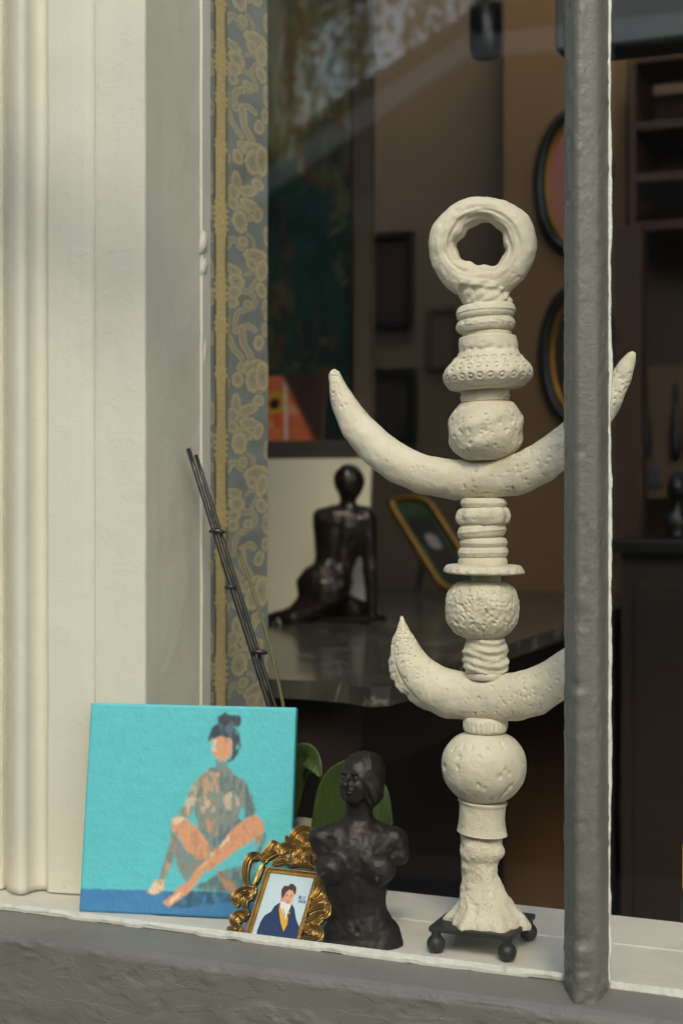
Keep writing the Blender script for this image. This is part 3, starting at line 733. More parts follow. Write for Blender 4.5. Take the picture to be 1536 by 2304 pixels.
# ------------------------------------------------------------------ turquoise canvas
k_ = (CAMZ - ZL) / .5
BL = np.array([-.9744, 1.5356, 0]) * k_; BL[2] = ZL + .0005
e = np.array([.0, 0, 0]); e[:2] = np.array([-.7924 + .9744, 1.5799 - 1.5356]); e /= np.linalg.norm(e)
nin = np.array([-e[1], e[0], 0]); ln = rad(10.5)
up = math.cos(ln) * UP + math.sin(ln) * nin; bk = np.cross(e, up) * -1
if bk @ nin < 0: bk = -bk
CW, CH, CT = .2495 * k_, .242 * k_, .017
cv = thing('canvas_painting', 'square turquoise canvas painting of a seated faceless nude with crossed legs', 'painting', BL + e * CW / 2)
V, Fc = box_vf((0, .0004, 0), (CW, CT, CH), .003, axes=[e, bk, up], org=BL)
obj('stretcher', V, Fc, mat('turquoise_canvas_edge', tuple(srgb(70, 185, 195) * .8), .6, bumps=[('noise', 300, .2, .001)]), cv)
def paint_canvas():
    n = 330
    u, v = np.meshgrid(np.linspace(0, 1, n), np.linspace(0, 1, n), indexing='ij')      # v up
    Aff = affine([(0, 1), (1, 1), (0, 0), (1, 0)], [(125, 68), (1443, 92), (52, 1392), (1402, 1452)])
    xy_ = np.stack([u, v, np.ones_like(u)], -1) @ Aff
    X, Y = xy_[..., 0], xy_[..., 1]
    Q = np.stack([X / 100, Y / 100, X * 0], -1)
    X2 = X + 11 * fbm(Q, 3.2, 3) + 5 * fbm(Q, 12, 2); Y2 = Y + 11 * fbm(Q, 3.2, 3, 9) + 7 * fbm(Q, 11, 2, 5)
    n1 = fbm(Q, 1.6, 3, 2); n2 = fbm(Q * np.array([1.6, .8, 1]), 3.5, 3, 5); n3 = fbm(Q, 8, 2, 1)
    teal = srgb(92, 196, 206); col = teal * (1 + .06 * n1 + .04 * n3 + .05 * fbm(Q * np.array([.35, 1.6, 1]), 3.0, 3, 41))[..., None]
    floor_ = inpoly(X, Y2 * .25 + Y * .75, [(-200, 1252), (500, 1262), (1600, 1285), (1600, 1700), (-200, 1700)])
    fcol = srgb(62, 128, 182) * (1 + .10 * n1 + .05 * n3)[..., None]
    fcol = fcol * (1 - .25 * np.clip((X - 500) / 700, 0, 1) * np.clip(n2 + .5, 0, 1))[..., None]
    col = np.where(floor_[..., None], fcol, col)
    slate, slate2, peach, peach2, light, hair = srgb(126, 146, 146), srgb(92, 120, 128), srgb(222, 160, 124), srgb(188, 140, 112), srgb(236, 205, 176), srgb(58, 68, 80)
    n4 = fbm(Q * np.array([2.2, .9, 1]), 2.2, 3, 31)          # broad, slightly vertical brush marks
    def soft_of(m, k):
        m = m.astype(float)
        for _ in range(k):
            p = np.pad(m, 1, mode='edge'); m = (p[:-2, 1:-1] + p[2:, 1:-1] + p[1:-1, :-2] + p[1:-1, 2:] + 2 * m) / 6
        return m
    def put(poly, c1, c2=None, thr=0.0, gap=None, soft=2):
        nonlocal col
        m = inpoly(X2, Y2, poly)
        m = soft_of(m, soft)
        if gap is not None: m = m * np.clip((gap - n4) * 6 + .5, 0, 1)
        c = c1 * (1 + .06 * n3 + .05 * n4)[..., None]
        if c2 is not None:
            t = np.clip((n1 * .4 + n4 - thr) * 2.2 + .5, 0, 1)[..., None]; c = c * (1 - t) + c2 * t
        col = col * (1 - m[..., None]) + c * m[..., None]
    put([(600, 1285), (760, 1262), (1120, 1275), (1100, 1330), (880, 1345), (720, 1375), (640, 1360)], srgb(52, 92, 120), srgb(66, 128, 170), .15)
    put([(945, 160), (985, 130), (1040, 145), (1085, 150), (1100, 190), (1085, 225), (1030, 222), (960, 215)], hair, srgb(90, 98, 108), .3, gap=.55)
    put([(888, 310), (905, 240), (950, 203), (1030, 203), (1082, 250), (1100, 320), (1082, 395), (1045, 440), (1010, 445), (1045, 380), (1034, 295), (940, 285), (903, 315)], hair, srgb(84, 112, 124), .1, gap=.6)
    put([(905, 310), (945, 285), (1030, 290), (1042, 340), (1030, 400), (1000, 438), (965, 438), (925, 405), (905, 370)], peach2, peach, -.2)
    put([(903, 310), (940, 300), (945, 345), (935, 385), (908, 370)], light, teal, .1)
    put([(940, 440), (1005, 438), (1018, 495), (930, 495)], slate2, slate, 0)
    put([(880, 495), (935, 478), (1012, 478), (1062, 540), (1112, 570), (1112, 700), (1085, 780), (1062, 860), (1005, 935), (900, 955), (828, 880), (806, 780), (800, 690), (828, 600), (850, 545)], srgb(104, 126, 128), srgb(134, 144, 136), .0)
    put([(890, 492), (830, 540), (780, 612), (738, 700), (698, 790), (772, 802), (802, 720), (835, 615)], srgb(150, 144, 130), srgb(216, 190, 164), .15, gap=.5, soft=3)
    put([(1066, 540), (1120, 558), (1166, 650), (1192, 785), (1125, 802), (1100, 700)], slate2, srgb(140, 142, 134), .2, gap=.55, soft=3)
    put([(845, 560), (905, 505), (960, 520), (955, 600), (965, 650), (905, 640), (860, 665)], srgb(196, 158, 130), light, .1, gap=.18, soft=5)
    put([(815, 690), (880, 660), (935, 690), (930, 760), (850, 775)], srgb(212, 186, 160), srgb(176, 158, 138), .1, gap=.25, soft=5)
    put([(970, 650), (1040, 640), (1095, 690), (1080, 760), (1000, 755)], srgb(204, 184, 164), srgb(160, 154, 142), .1, gap=.15, soft=5)
    put([(865, 790), (945, 825), (955, 920), (890, 925)], srgb(206, 152, 120), srgb(150, 140, 126), .2, gap=.3, soft=4)
    put([(830, 870), (960, 930), (1060, 850), (1080, 800), (1120, 830), (1040, 900), (940, 1010), (905, 1030), (870, 930)], slate2, slate, .1)
    put([(760, 1010), (870, 1055), (930, 1000), (860, 1110), (790, 1200), (740, 1215)], slate2, slate, 0)
    put([(640, 870), (700, 940), (800, 1055), (850, 1090), (795, 1195), (742, 1215), (698, 1120), (672, 1010)], slate, srgb(150, 128, 104), .3)
    put([(655, 925), (688, 1000), (642, 1130), (606, 1195), (578, 1190), (608, 1085), (636, 985)], srgb(130, 136, 134), srgb(190, 164, 142), .2)
    put([(560, 1198), (612, 1188), (606, 1268), (545, 1288), (498, 1282), (530, 1225)], light, peach2, .1)
    put([(648, 825), (690, 793), (742, 805), (802, 852), (862, 920), (908, 1000), (872, 1062), (822, 1072), (740, 1000), (702, 930), (655, 880)], peach, peach2, .15)
    put([(650, 822), (690, 795), (740, 808), (720, 830), (665, 845)], light)
    put([(1242, 880), (1205, 1000), (1152, 1085), (1000, 1130), (820, 1225), (790, 1250), (1060, 1280), (1130, 1210), (1215, 1060), (1250, 930)], slate2, srgb(120, 150, 150), .1, soft=4)
    put([(1120, 815), (1190, 783), (1238, 818), (1243, 885), (1180, 935), (1000, 1062), (850, 1162), (795, 1242), (702, 1322), (640, 1368), (598, 1330), (680, 1270), (758, 1200), (830, 1110), (930, 1008), (1040, 882)], peach, srgb(206, 146, 114), .2)
    put([(930, 1000), (1060, 880), (1075, 890), (860, 1105), (840, 1120)], light, peach, .0, gap=.4)
    put([(640, 1330), (700, 1275), (715, 1285), (655, 1350)], light)
    put([(938, 1140), (990, 1138), (1062, 1228), (1095, 1262), (1040, 1295), (958, 1185)], peach2, srgb(120, 130, 124), .2)
    put([(1170, 930), (1240, 900), (1225, 950), (1180, 990)], peach2, teal, .1, gap=.3)
    for _ in range(4):                          # soft brush blending
        k = col.copy(); k[1:-1, 1:-1] = (4 * col[1:-1, 1:-1] + col[:-2, 1:-1] + col[2:, 1:-1] + col[1:-1, :-2] + col[1:-1, 2:]) / 8; col = k
    P = BL + (u * CW)[..., None] * e + (v * CH)[..., None] * up - bk * .0003
    inset = np.minimum(np.minimum(u, 1 - u) * CW, np.minimum(v, 1 - v) * CH)
    P = P + bk * (.0022 * np.clip(1 - inset / .003, 0, 1) ** 2)[..., None] - bk * (.0003 * np.clip(n2, 0, 1) + .0002 * n3)[..., None]
    return obj('painted_face', P.reshape(-1, 3), grid_faces(n, n), M['canvas'], cv, smooth=True, colors=np.clip(col, .002, 1).reshape(-1, 3))
paint_canvas()

# ------------------------------------------------------------------ gilt rococo miniature
B0 = PY(565, 2102, 1.545); ky = 1.545 / 1.54
fe = np.array([math.cos(rad(-3)), math.sin(rad(-3)), 0]); fn_ = np.array([-fe[1], fe[0], 0]); fl = rad(38)
fu = math.cos(fl) * UP + math.sin(fl) * fn_; fb = np.cross(fu, fe); fb = fb if fb @ fn_ > 0 else -fb
FL_, FWD = .074 * ky, .056 * ky
fr = thing('gilt_portrait_frame', 'small gilt rococo frame with portrait of man in navy coat and yellow waistcoat', 'picture frame', (B0[0] + FWD / 2, B0[1], ZL))
AffF = affine([(600, 785), (1130, 855), (355, 1545), (915, 1610)], [(0, FL_), (FWD, FL_), (0, 0), (FWD, 0)])   # drawing units -> frame plane metres
def fplane(s, t, d=0.0): return B0 + s[..., None] * fe + t[..., None] * fu + (d[..., None] if isinstance(d, np.ndarray) else d) * fb
def paint_portrait():
    nu, nv = 150, 210
    s, t = np.meshgrid(np.linspace(-.002, FWD + .002, nu), np.linspace(-.006, FL_ + .002, nv), indexing='ij')
    inv = np.linalg.inv(np.array([AffF[0], AffF[1]]))
    XY = (np.stack([s, t], -1) - AffF[2]) @ inv
    X, Y = XY[..., 0], XY[..., 1]
    Q = np.stack([X / 100, Y / 100, X * 0], -1); n3 = fbm(Q, 3, 3)
    col = srgb(196, 214, 222) * (1 + .03 * n3)[..., None]
    def put(poly, c, k=.08):
        nonlocal col
        col = np.where(inpoly(X, Y, poly)[..., None], c * (1 + k * n3)[..., None], col)
    def el(cx, cy, rx, ry, c):
        nonlocal col
        col = np.where((((X - cx) / rx) ** 2 + ((Y - cy) / ry) ** 2 < 1)[..., None], c * (1 + .06 * n3)[..., None], col)
    navy = srgb(28, 50, 92)
    put([(405, 1700), (430, 1500), (470, 1390), (520, 1310), (600, 1262), (640, 1195), (715, 1148), (760, 1200), (850, 1165), (885, 1212), (908, 1350), (948, 1450), (935, 1700)], navy, .25)
    put([(560, 1700), (600, 1500), (585, 1480), (540, 1700)], navy * .5)
    put([(705, 1170), (735, 1220), (765, 1340), (795, 1300), (812, 1335), (800, 1420), (752, 1502), (716, 1380), (698, 1250)], srgb(226, 168, 44))
    put([(805, 1258), (838, 1270), (815, 1302)], srgb(226, 168, 44))
    put([(715, 1148), (852, 1148), (842, 1200), (802, 1290), (770, 1372), (742, 1262), (715, 1200)], srgb(226, 224, 218))
    put([(742, 1225), (750, 1215), (775, 1300), (768, 1370)], srgb(150, 170, 150))
    el(735, 1112, 20, 34, srgb(214, 150, 126)); el(814, 1062, 66, 108, srgb(214, 160, 134)); el(838, 1080, 40, 80, srgb(224, 172, 146)); el(770, 1110, 20, 30, srgb(222, 150, 130))
    put([(725, 1060), (728, 990), (765, 942), (815, 950), (838, 918), (882, 928), (912, 968), (906, 1030), (888, 1065), (872, 1008), (822, 990), (782, 1028), (756, 1075), (750, 1100), (732, 1090)], srgb(78, 42, 36), .3)
    for cx in (795, 850): el(cx, 1072, 10, 5, srgb(60, 45, 45)); 
    put([(780, 1055), (812, 1058), (812, 1063), (780, 1061)], srgb(90, 60, 52)); put([(835, 1058), (864, 1054), (864, 1060), (835, 1064)], srgb(90, 60, 52))
    put([(826, 1065), (838, 1110), (822, 1116), (818, 1110)], srgb(196, 136, 116)); el(812, 1138, 18, 6, srgb(180, 84, 78))
    ink = srgb(40, 78, 120)
    def ln_(a, b, w=5):
        nonlocal col
        a, b = np.array(a, float), np.array(b, float); ba = b - a
        tt = np.clip(((X - a[0]) * ba[0] + (Y - a[1]) * ba[1]) / (ba @ ba), 0, 1)
        col = np.where((np.hypot(X - a[0] - tt * ba[0], Y - a[1] - tt * ba[1]) < w)[..., None], ink, col)
    # signature ALII / 2025
    x0, y0, w_, h_ = 940, 1106, 16, 34; dx, dy = .0, .13
    def L2(i, p, q, yb, ww=16, hh=34):
        ox = 938 + i * 23
        f_ = lambda r: (ox + r[0] * ww + r[1] * hh * .25, yb + i * 3 - r[1] * hh)
        ln_(f_(p), f_(q), 4.5)
    for p, q in (((0, 0), (.5, 1)), ((.5, 1), (1, 0)), ((.2, .4), (.8, .4))): L2(0, p, q, 1102)
    for p, q in (((0, 1), (0, 0)), ((0, 0), (.9, 0))): L2(1, p, q, 1102)
    L2(2, (.4, 1), (.4, 0), 1102); L2(3, (.2, 1), (.2, 0), 1102)
    two = [((0, .9), (.9, .9)), ((.9, .9), (.9, .55)), ((.9, .55), (0, 0)), ((0, 0), (1, 0))]
    zero = [((0, 0), (0, 1)), ((0, 1), (.9, 1)), ((.9, 1), (.9, 0)), ((.9, 0), (0, 0))]
    five = [((.9, 1), (0, 1)), ((0, 1), (0, .55)), ((0, .55), (.9, .5)), ((.9, .5), (.8, 0)), ((.8, 0), (0, 0))]
    for i, g in enumerate((two, zero, two, five)):
        for p, q in g: L2(i, p, q, 1146, 14, 26)
    obj('portrait', fplane(s, t, .001).reshape(-1, 3), grid_faces(nu, nv), M['panel'], fr, smooth=True, colors=np.clip(col, .002, 1).reshape(-1, 3))
paint_portrait()
# ribbed inner moulding: four bars
BW = .0052
def rib_bar(p0, p1, out):
    p0, p1, out = (np.array(q, float) for q in (p0, p1, out))
    L_ = np.linalg.norm(p1 - p0); n = max(8, int(L_ / .00035)); prof_ = [(0, .0008), (.05, -.0015), (.18, -.0022), (.30, -.0015), (.42, .0), (.62, -.0012), (.85, -.0040), (1.0, -.0044), (1.12, -.003), (1.15, .003)]
    V = []
    for i in range(n + 1):
        k = i / n; c = p0 + (p1 - p0) * k
        rib = math.sin(k * L_ / .0019 * 2 * math.pi)
        mit = lambda w: np.clip(1 + 0 * w, 0, 1)
        for w, d in prof_:
            dd = d - (.0006 * rib if .04 < w < .35 else (.0009 * rib if .4 < w < .9 else 0))
            # mitre: widen along the bar at both ends
            sh = (p1 - p0) / L_ * (BW * w) * (2 * k - 1)
            q = c + out * BW * w + sh
            V.append(B0 + q[0] * fe + q[1] * fu + dd * fb)
    return np.array(V), grid_faces(n + 1, len(prof_))
bt = -.0045
for p0, p1, out in (((0, bt), (0, FL_), (-1, 0)), ((FWD, FL_), (FWD, bt), (1, 0)), ((0, FL_), (FWD, FL_), (0, 1)), ((FWD, bt), (0, bt), (0, -1))):
    obj('ribbed_moulding', *rib_bar(p0, p1, out), M['gold'], fr, smooth=True)
box('backing', (-.004, .0015, -.008), (FWD + .004, .006, FL_ + .004), M['wood_dark'], fr, axes=[fe, fb, fu], org=B0)
def rococo():
    S = [([(520, 640), (440, 572), (360, 572), (300, 640), (275, 760), (280, 870), (312, 935), (352, 985)], 44), ([(505, 700), (470, 760), (432, 860), (400, 945)], 24), ([(505, 620), (440, 600), (380, 630)], 26),
         ([(390, 985), (290, 1005), (185, 1055), (142, 1130), (175, 1195)], 46), ([(360, 1060), (265, 1060), (205, 1120), (215, 1170)], 36), ([(350, 1110), (290, 1130), (280, 1200), (310, 1262)], 36), ([(400, 960), (385, 1040), (350, 1120)], 26),
         ([(310, 1300), (225, 1298), (152, 1345), (140, 1410), (195, 1452), (245, 1500)], 44), ([(280, 1370), (220, 1370), (215, 1420)], 26), ([(180, 1500), (110, 1480), (70, 1500)], 22),
         ([(515, 560), (590, 482), (640, 420), (695, 445)], 44), ([(540, 610), (620, 548), (705, 535)], 40), ([(560, 500), (640, 500), (690, 470)], 26),
         ([(705, 570), (715, 485), (790, 445), (870, 470), (915, 540), (885, 605)], 40), ([(740, 570), (760, 520), (815, 505), (850, 550)], 26), ([(640, 660), (740, 620), (830, 600)], 30),
         ([(865, 590), (865, 640), (890, 690)], 40), ([(945, 590), (950, 640), (925, 690)], 40), ([(905, 640), (905, 690)], 36),
         ([(905, 445), (878, 350), (915, 280), (1000, 238), (1085, 245), (1120, 300)], 50), ([(955, 480), (945, 390), (1005, 325), (1095, 320)], 44), ([(1010, 470), (1010, 410), (1060, 380), (1120, 400)], 40), ([(800, 345), (825, 400), (885, 440)], 36), ([(1060, 470), (1110, 450)], 40),
         ([(955, 565), (1010, 508), (1100, 498), (1172, 550), (1182, 612), (1150, 645)], 42), ([(1010, 590), (1070, 550), (1130, 590)], 28), ([(1010, 640), (1055, 605), (1095, 680)], 34), ([(960, 690), (1060, 690), (1150, 735)], 30), ([(640, 680), (760, 650), (860, 690)], 30),
         ([(1180, 760), (1235, 850), (1225, 950), (1185, 1045), (1125, 1120)], 48), ([(1245, 950), (1272, 1060), (1205, 1130), (1105, 1190)], 42), ([(1292, 1110), (1260, 1195), (1155, 1228), (1070, 1290)], 46), ([(1305, 1190), (1285, 1285), (1180, 1328), (1050, 1390)], 48), ([(1240, 1330), (1160, 1395), (1040, 1440)], 36),
         ([(1025, 1490), (1110, 1440), (1190, 1475), (1200, 1550), (1120, 1600), (985, 1590)], 44), ([(1060, 1530), (1130, 1510), (1130, 1560)], 26),
         ([(250, 1500), (230, 1580), (160, 1610)], 40), ([(960, 1640), (1020, 1680), (1100, 1660)], 40), ([(300, 1620), (420, 1650), (560, 1640), (700, 1670), (850, 1680), (960, 1660)], 34)]
    st = 3.4; xs_ = np.arange(40, 1340, st); ys_ = np.arange(190, 1720, st)
    X, Y = np.meshgrid(xs_, ys_, indexing='ij')
    Hh = np.zeros(X.shape)
    for si, (pl, w) in enumerate(S):
        pl = spline(pl, 26); n = len(pl); w = w * 1.15
        D = np.full(X.shape, 1e9); K = np.zeros(X.shape); SD = np.zeros(X.shape)
        for i in range(n - 1):
            a, b = pl[i], pl[i + 1]; ba = b - a; l2 = ba @ ba + 1e-9
            t = np.clip(((X - a[0]) * ba[0] + (Y - a[1]) * ba[1]) / l2, 0, 1)
            dx, dy = X - a[0] - t * ba[0], Y - a[1] - t * ba[1]; d = np.hypot(dx, dy)
            m = d < D; D[m] = d[m]; K[m] = (i + t[m]) / (n - 1); SD[m] = (np.sign(ba[0] * dy - ba[1] * dx) * d)[m]
        ww = w * (.55 + .45 * np.sin(np.clip(K * .9 + .1, 0, 1) * math.pi))
        q = np.clip(D / ww, 0, 1)
        h = np.sqrt(np.clip(1 - q * q, 0, 1)) * (.75 + .25 * w / 45)
        h = h * (1 + .26 * np.cos(SD / ww * 4.2 * math.pi)) + .05 * (si % 3) * (q < 1)
        Hh = np.maximum(Hh, np.where(q < 1, h, 0))
    ok = Hh > .02
    P2 = np.stack([X, Y, np.ones_like(X)], -1) @ AffF
    idx = -np.ones(X.shape, int); k = np.argwhere(ok); idx[ok] = np.arange(len(k))
    a, b, c, d = idx[:-1, :-1], idx[1:, :-1], idx[1:, 1:], idx[:-1, 1:]
    m = (a >= 0) & (b >= 0) & (c >= 0) & (d >= 0)
    Fq = np.stack([a[m], b[m], c[m], d[m]], 1)
    top = fplane(P2[..., 0][ok], P2[..., 1][ok], -(.0065 * Hh[ok]) + .002)
    bot = fplane(P2[..., 0][ok], P2[..., 1][ok], .0035 + 0 * Hh[ok])
    n = len(top)
    ed = {}
    for f in Fq:
        for i in range(4):
            p, q = int(f[i]), int(f[(i + 1) % 4]); kk = (min(p, q), max(p, q)); ed[kk] = None if kk in ed else (p, q)
    side = [(q, p, p + n, q + n) for v in ed.values() if v for p, q in [v]]
    obj('rococo_scrollwork', np.vstack([top, bot]), Fq.tolist() + (Fq[:, ::-1] + n).tolist() + side, M['gold'], fr, smooth=True)
rococo()
Pb = B0 + .5 * FWD * fe + fu * .05 + fb * .006
Vt, Ft = tube([Pb, np.array([Pb[0], Pb[1] + .035, ZL + .0015])], .002, 8, ref=(1, 0, 0))
obj('easel_leg', Vt, Ft, M['gold'], fr)

# ------------------------------------------------------------------ bronze torso
def sdf_object(name, fn, lo, hi, step, O, scale, mat_, parent, cx, cy, cut=None):
    """fn in photo-pixel space: x right, y up, z towards the camera"""
    lo, hi = np.array(lo, float), np.array(hi, float)
    g = [np.arange(lo[k], hi[k], step) for k in range(3)]
    P = np.stack(np.meshgrid(*g, indexing='ij'), -1)
    V, Fc = surface_nets(fn(P), lo, step)
    W = O + scale * (V[:, 0:1] * RT + V[:, 1:2] * UP - V[:, 2:3] * FW)
    return obj(name, W, Fc, mat_, parent, smooth=True)
OB = PY(810, 1900, 1.592); sb = dist(OB) / FPX
bust = thing('bronze_torso', 'dark bronze armless female torso with upturned head beside the gilt frame', 'statuette', (OB[0], OB[1], ZL))
def P2(px, py, z=0): return np.array([px - 810, 1900 - py, z], float)
def torso(P):
    E = lambda x, y, z, a, b, c: sd_ell(P, P2(x, y, z), (a, b, c))
    Cp = lambda a, b, ra, rb: sd_cap(P, P2(*a), P2(*b), ra, rb)
    d = E(803, 1918, 0, 84, 66, 48)
    d = smin(d, E(800, 1968, 2, 72, 62, 46), 30)
    d = smin(d, E(802, 2030, 4, 64, 66, 42), 34)
    d = smin(d, E(814, 2110, 0, 90, 66, 56), 34)
    d = smin(d, E(822, 2165, 0, 95, 70, 58), 26)
    d = smin(d, Cp((790, 1868, -6), (722, 1888, -6), 26, 26), 16); d = smin(d, Cp((722, 1888, -6), (722, 1905, 2), 25, 20), 12)
    d = smin(d, Cp((830, 1872, -8), (888, 1892, -6), 28, 28), 16); d = smin(d, Cp((888, 1892, -6), (897, 1922, 4), 27, 23), 12)
    d = smin(d, E(747, 1944, 40, 36, 32, 30), 12); d = smin(d, E(850, 1946, 40, 38, 34, 30), 12)
    d = smin(d, Cp((726, 1952, 62), (722, 1954, 66), 5, 3), 5); d = smin(d, Cp((846, 1962, 68), (845, 1963, 71), 5, 3), 5)
    d = smin(d, Cp((806, 1800, -4), (806, 1862, -6), 29, 34), 18)
    d = smin(d, Cp((806, 1868, 22), (722, 1872, 8), 5, 4), 10); d = smin(d, Cp((810, 1870, 22), (880, 1876, 8), 5, 4), 10)
    d = smax(d, -E(802, 2080, 56, 5, 7, 8), 6)
    d = smax(d, -Cp((802, 1960, 56), (802, 2050, 52), 3, 4), 10)
    # head, turned to the left and tipped back
    c = P2(806, 1752, 2)
    n = np.array([-.52, .22, .83]); n /= np.linalg.norm(n)
    u = np.array([.06, 1, -.20]); u -= n * (u @ n); u /= np.linalg.norm(u); r = np.cross(u, n)
    Lc = np.stack([(P - c) @ r, (P - c) @ u, (P - c) @ n], -1)
    e = lambda x, y, z, a, b, cc: sd_ell(Lc, (x, y, z), (a, b, cc))
    h = e(0, 12, -6, 42, 44, 46)
    h = smin(h, e(0, -20, 14, 30, 38, 30), 14)
    h = smin(h, e(0, -46, 24, 14, 11, 14), 10)
    h = smax(h, -e(-16, 0, 50, 11, 7, 9), 5); h = smax(h, -e(16, 0, 50, 11, 7, 9), 5)
    h = smin(h, e(-16, -1, 38, 7, 5, 6), 3); h = smin(h, e(16, -1, 38, 7, 5, 6), 3)
    h = smin(h, sd_cap(Lc, (0, 4, 44), (0, -15, 56), 4, 7), 5)
    h = smin(h, sd_cap(Lc, (-20, 10, 42), (20, 10, 42), 4, 4), 6)
    h = smin(h, e(0, -27, 44, 12, 3.6, 5), 3); h = smin(h, e(0, -34, 43, 10, 3.8, 5), 3)
    h = smin(h, e(-19, -16, 30, 11, 12, 10), 8); h = smin(h, e(19, -16, 30, 11, 12, 10), 8)
    hair = e(6, 20, -16, 46, 44, 46)
    hair = smin(hair, e(34, -14, -12, 20, 46, 26), 12); hair = smin(hair, e(-34, -10, -14, 16, 42, 24), 12); hair = smin(hair, e(10, -20, -34, 34, 42, 22), 12)
    hair = hair + 1.8 * np.sin(Lc[..., 0] * .35 + Lc[..., 1] * .12)
    h = smin(h, hair, 4)
    d = smin(d, h, 8)
    d = d + 1.6 * vnoise(P, .05) + 1.1 * vnoise(P, .12, 5)
    cut = (ZL - OB[2]) / sb
    return np.maximum(d, cut - P[..., 1])
sdf_object('figure', torso, (-130, -300, -90), (130, 225, 110), 2.5, OB, sb, M['bronze'], bust, 810, 1900)

# ------------------------------------------------------------------ orchid behind the canvas
OR = np.array([PY(650, 1700, 1.735)[0], 1.735, ZL])
orc = thing('orchid_plant', 'flowerless orchid with broad leaves and black stakes behind the canvas', 'plant', OR)
V, Fc = [], None
prof_ = [(.030, 0), (.031, .003), (.040, .085), (.043, .086), (.043, .092), (.040, .092), (.036, .07), (.0, .068)]
seg = 32
V = [(OR[0] + r * math.cos(2 * math.pi * k / seg), OR[1] + r * math.sin(2 * math.pi * k / seg), ZL + z + .0005) for r, z in prof_ for k in range(seg)]
obj('pot', V, grid_faces(len(prof_), seg, True) + [list(range(seg))[::-1]], M['pot'], orc, smooth=True)
def stake(p0, p1, r, m='stake', name='stake', bend=None):
    a, b = PY(*p0), PY(*p1); n = 14
    pts = np.array([a + (b - a) * t for t in np.linspace(0, 1, n)])
    if bend is not None: pts += np.sin(np.linspace(0, math.pi, n))[:, None] * np.array(bend)
    return obj(name, *tube(pts, r, 10, ref=(1, 0, 0)), M[m], orc, smooth=True)
stake((424, 1010, 1.752), (640, 1700, 1.715), .0032)
stake((441, 1024, 1.758), (654, 1700, 1.722), .0027)
stake((500, 1262, 1.745), (640, 1690, 1.718), .0029, 'stem', 'flower_stem')
stake((535, 1235, 1.775), (655, 1690, 1.735), .0021, 'stem', 'flower_stem', bend=(.008, 0, .004))
def clip(px, py, Y, l=.011):
    c = PY(px, py, Y)
    o = obj('clip', *tube([c + RT * -l, c - RT * l * .2 + UP * .0008, c + RT * l * .5, c + RT * l * 1.1 - UP * .001], [.0018, .0036, .0034, .0015], 10, ref=(0, 0, 1)), M['stake'], orc, smooth=True)
clip(488, 1196, 1.738, .010); clip(518, 1322, 1.732, .007); clip(582, 1468, 1.724, .010)
def leaf(ctrl, half, name='leaf', crease=.18, n=26, m=11, twist=0.0):
    """ctrl: (px, py, Y) along the midrib; half widths in m"""
    pts = np.array([PY(*c) for c in ctrl]); Q = spline(np.hstack([pts, np.array(half)[:, None]]), n)
    T = np.gradient(Q[:, :3], axis=0); T /= np.linalg.norm(T, axis=1)[:, None]
    side = np.cross(T, -FW * math.cos(twist) + UP * .3 * math.sin(twist)); side /= np.linalg.norm(side, axis=1)[:, None]
    nor = np.cross(side, T)
    top = []
    for k in range(m):
        a = k / (m - 1) * 2 - 1
        top.append(Q[:, :3] + side * (Q[:, 3] * a)[:, None] - nor * (Q[:, 3] * crease * (1 - abs(a)) ** 1.5)[:, None] * (1 if nor[0] @ FW < 0 else -1))
    top = np.stack(top, 1); bot = top + FW * .0016
    V = np.vstack([top.reshape(-1, 3), bot.reshape(-1, 3)]); g = grid_faces(n, m); N_ = n * m
    Fc = g + [tuple(i + N_ for i in f[::-1]) for f in g]
    rim = [i * m for i in range(n)] + [(n - 1) * m + k for k in range(1, m)] + [i * m + m - 1 for i in range(n - 2, -1, -1)] + [k for k in range(m - 2, 0, -1)]
    Fc += [(rim[i], rim[(i + 1) % len(rim)], rim[(i + 1) % len(rim)] + N_, rim[i] + N_) for i in range(len(rim))]
    return obj(name, V, Fc, M['leaf'], orc, smooth=True)
leaf([(735, 1985, 1.72), (745, 1900, 1.715), (752, 1830, 1.712), (762, 1765, 1.712), (790, 1722, 1.715), (800, 1716, 1.716)], [.012, .024, .026, .022, .010, .001], crease=.3)
leaf([(850, 1990, 1.742), (852, 1900, 1.745), (852, 1830, 1.748), (845, 1770, 1.752), (825, 1735, 1.756)], [.008, .016, .0165, .012, .002], twist=.5)
leaf([(652, 1840, 1.735), (660, 1760, 1.73), (680, 1700, 1.725), (702, 1712, 1.715), (722, 1748, 1.705)], [.008, .014, .015, .012, .002])
leaf([(648, 1850, 1.74), (610, 1760, 1.75), (560, 1720, 1.755), (500, 1740, 1.76)], [.008, .02, .022, .004])

# ------------------------------------------------------------------ inside the shop: marble table and what stands on it
ZT = 1.2557
tb = thing('marble_table', 'long dark table with polished black marble top behind the display ledge', 'table', (-1.3, 3.0, FLOOR))
top_poly = [(-1.80, 2.10), (-.93, 2.10), (-.86, 2.085), (-.815, 2.06), (-.795, 2.085), (-.79, 2.15), (-.805, 2.8), (-.80, 4.1), (-1.80, 4.1)]
Vt, Ft = prism(top_poly, ZT - .028, ZT); obj('marble_top', Vt, Ft, M['marble'], tb)
inner = [(-1.74, 2.16), (-.87, 2.16), (-.87, 4.04), (-1.74, 4.04)]
Vt, Ft = prism(inner, ZT - .15, ZT - .0285); obj('apron', Vt, Ft, M['wood_dark'], tb)
for lx, ly in ((-1.70, 2.2), (-.91, 2.2), (-.91, 4.0), (-1.70, 4.0)):
    zz_ = np.linspace(FLOOR + .001, ZT - .1505, 14)
    Vt, Ft = tube([(lx, ly, z) for z in zz_], .032 + .012 * np.sin(np.linspace(0, 9, 14)), 16, ref=(1, 0, 0)); obj('leg', Vt, Ft, M['wood_dark'], tb, smooth=True)

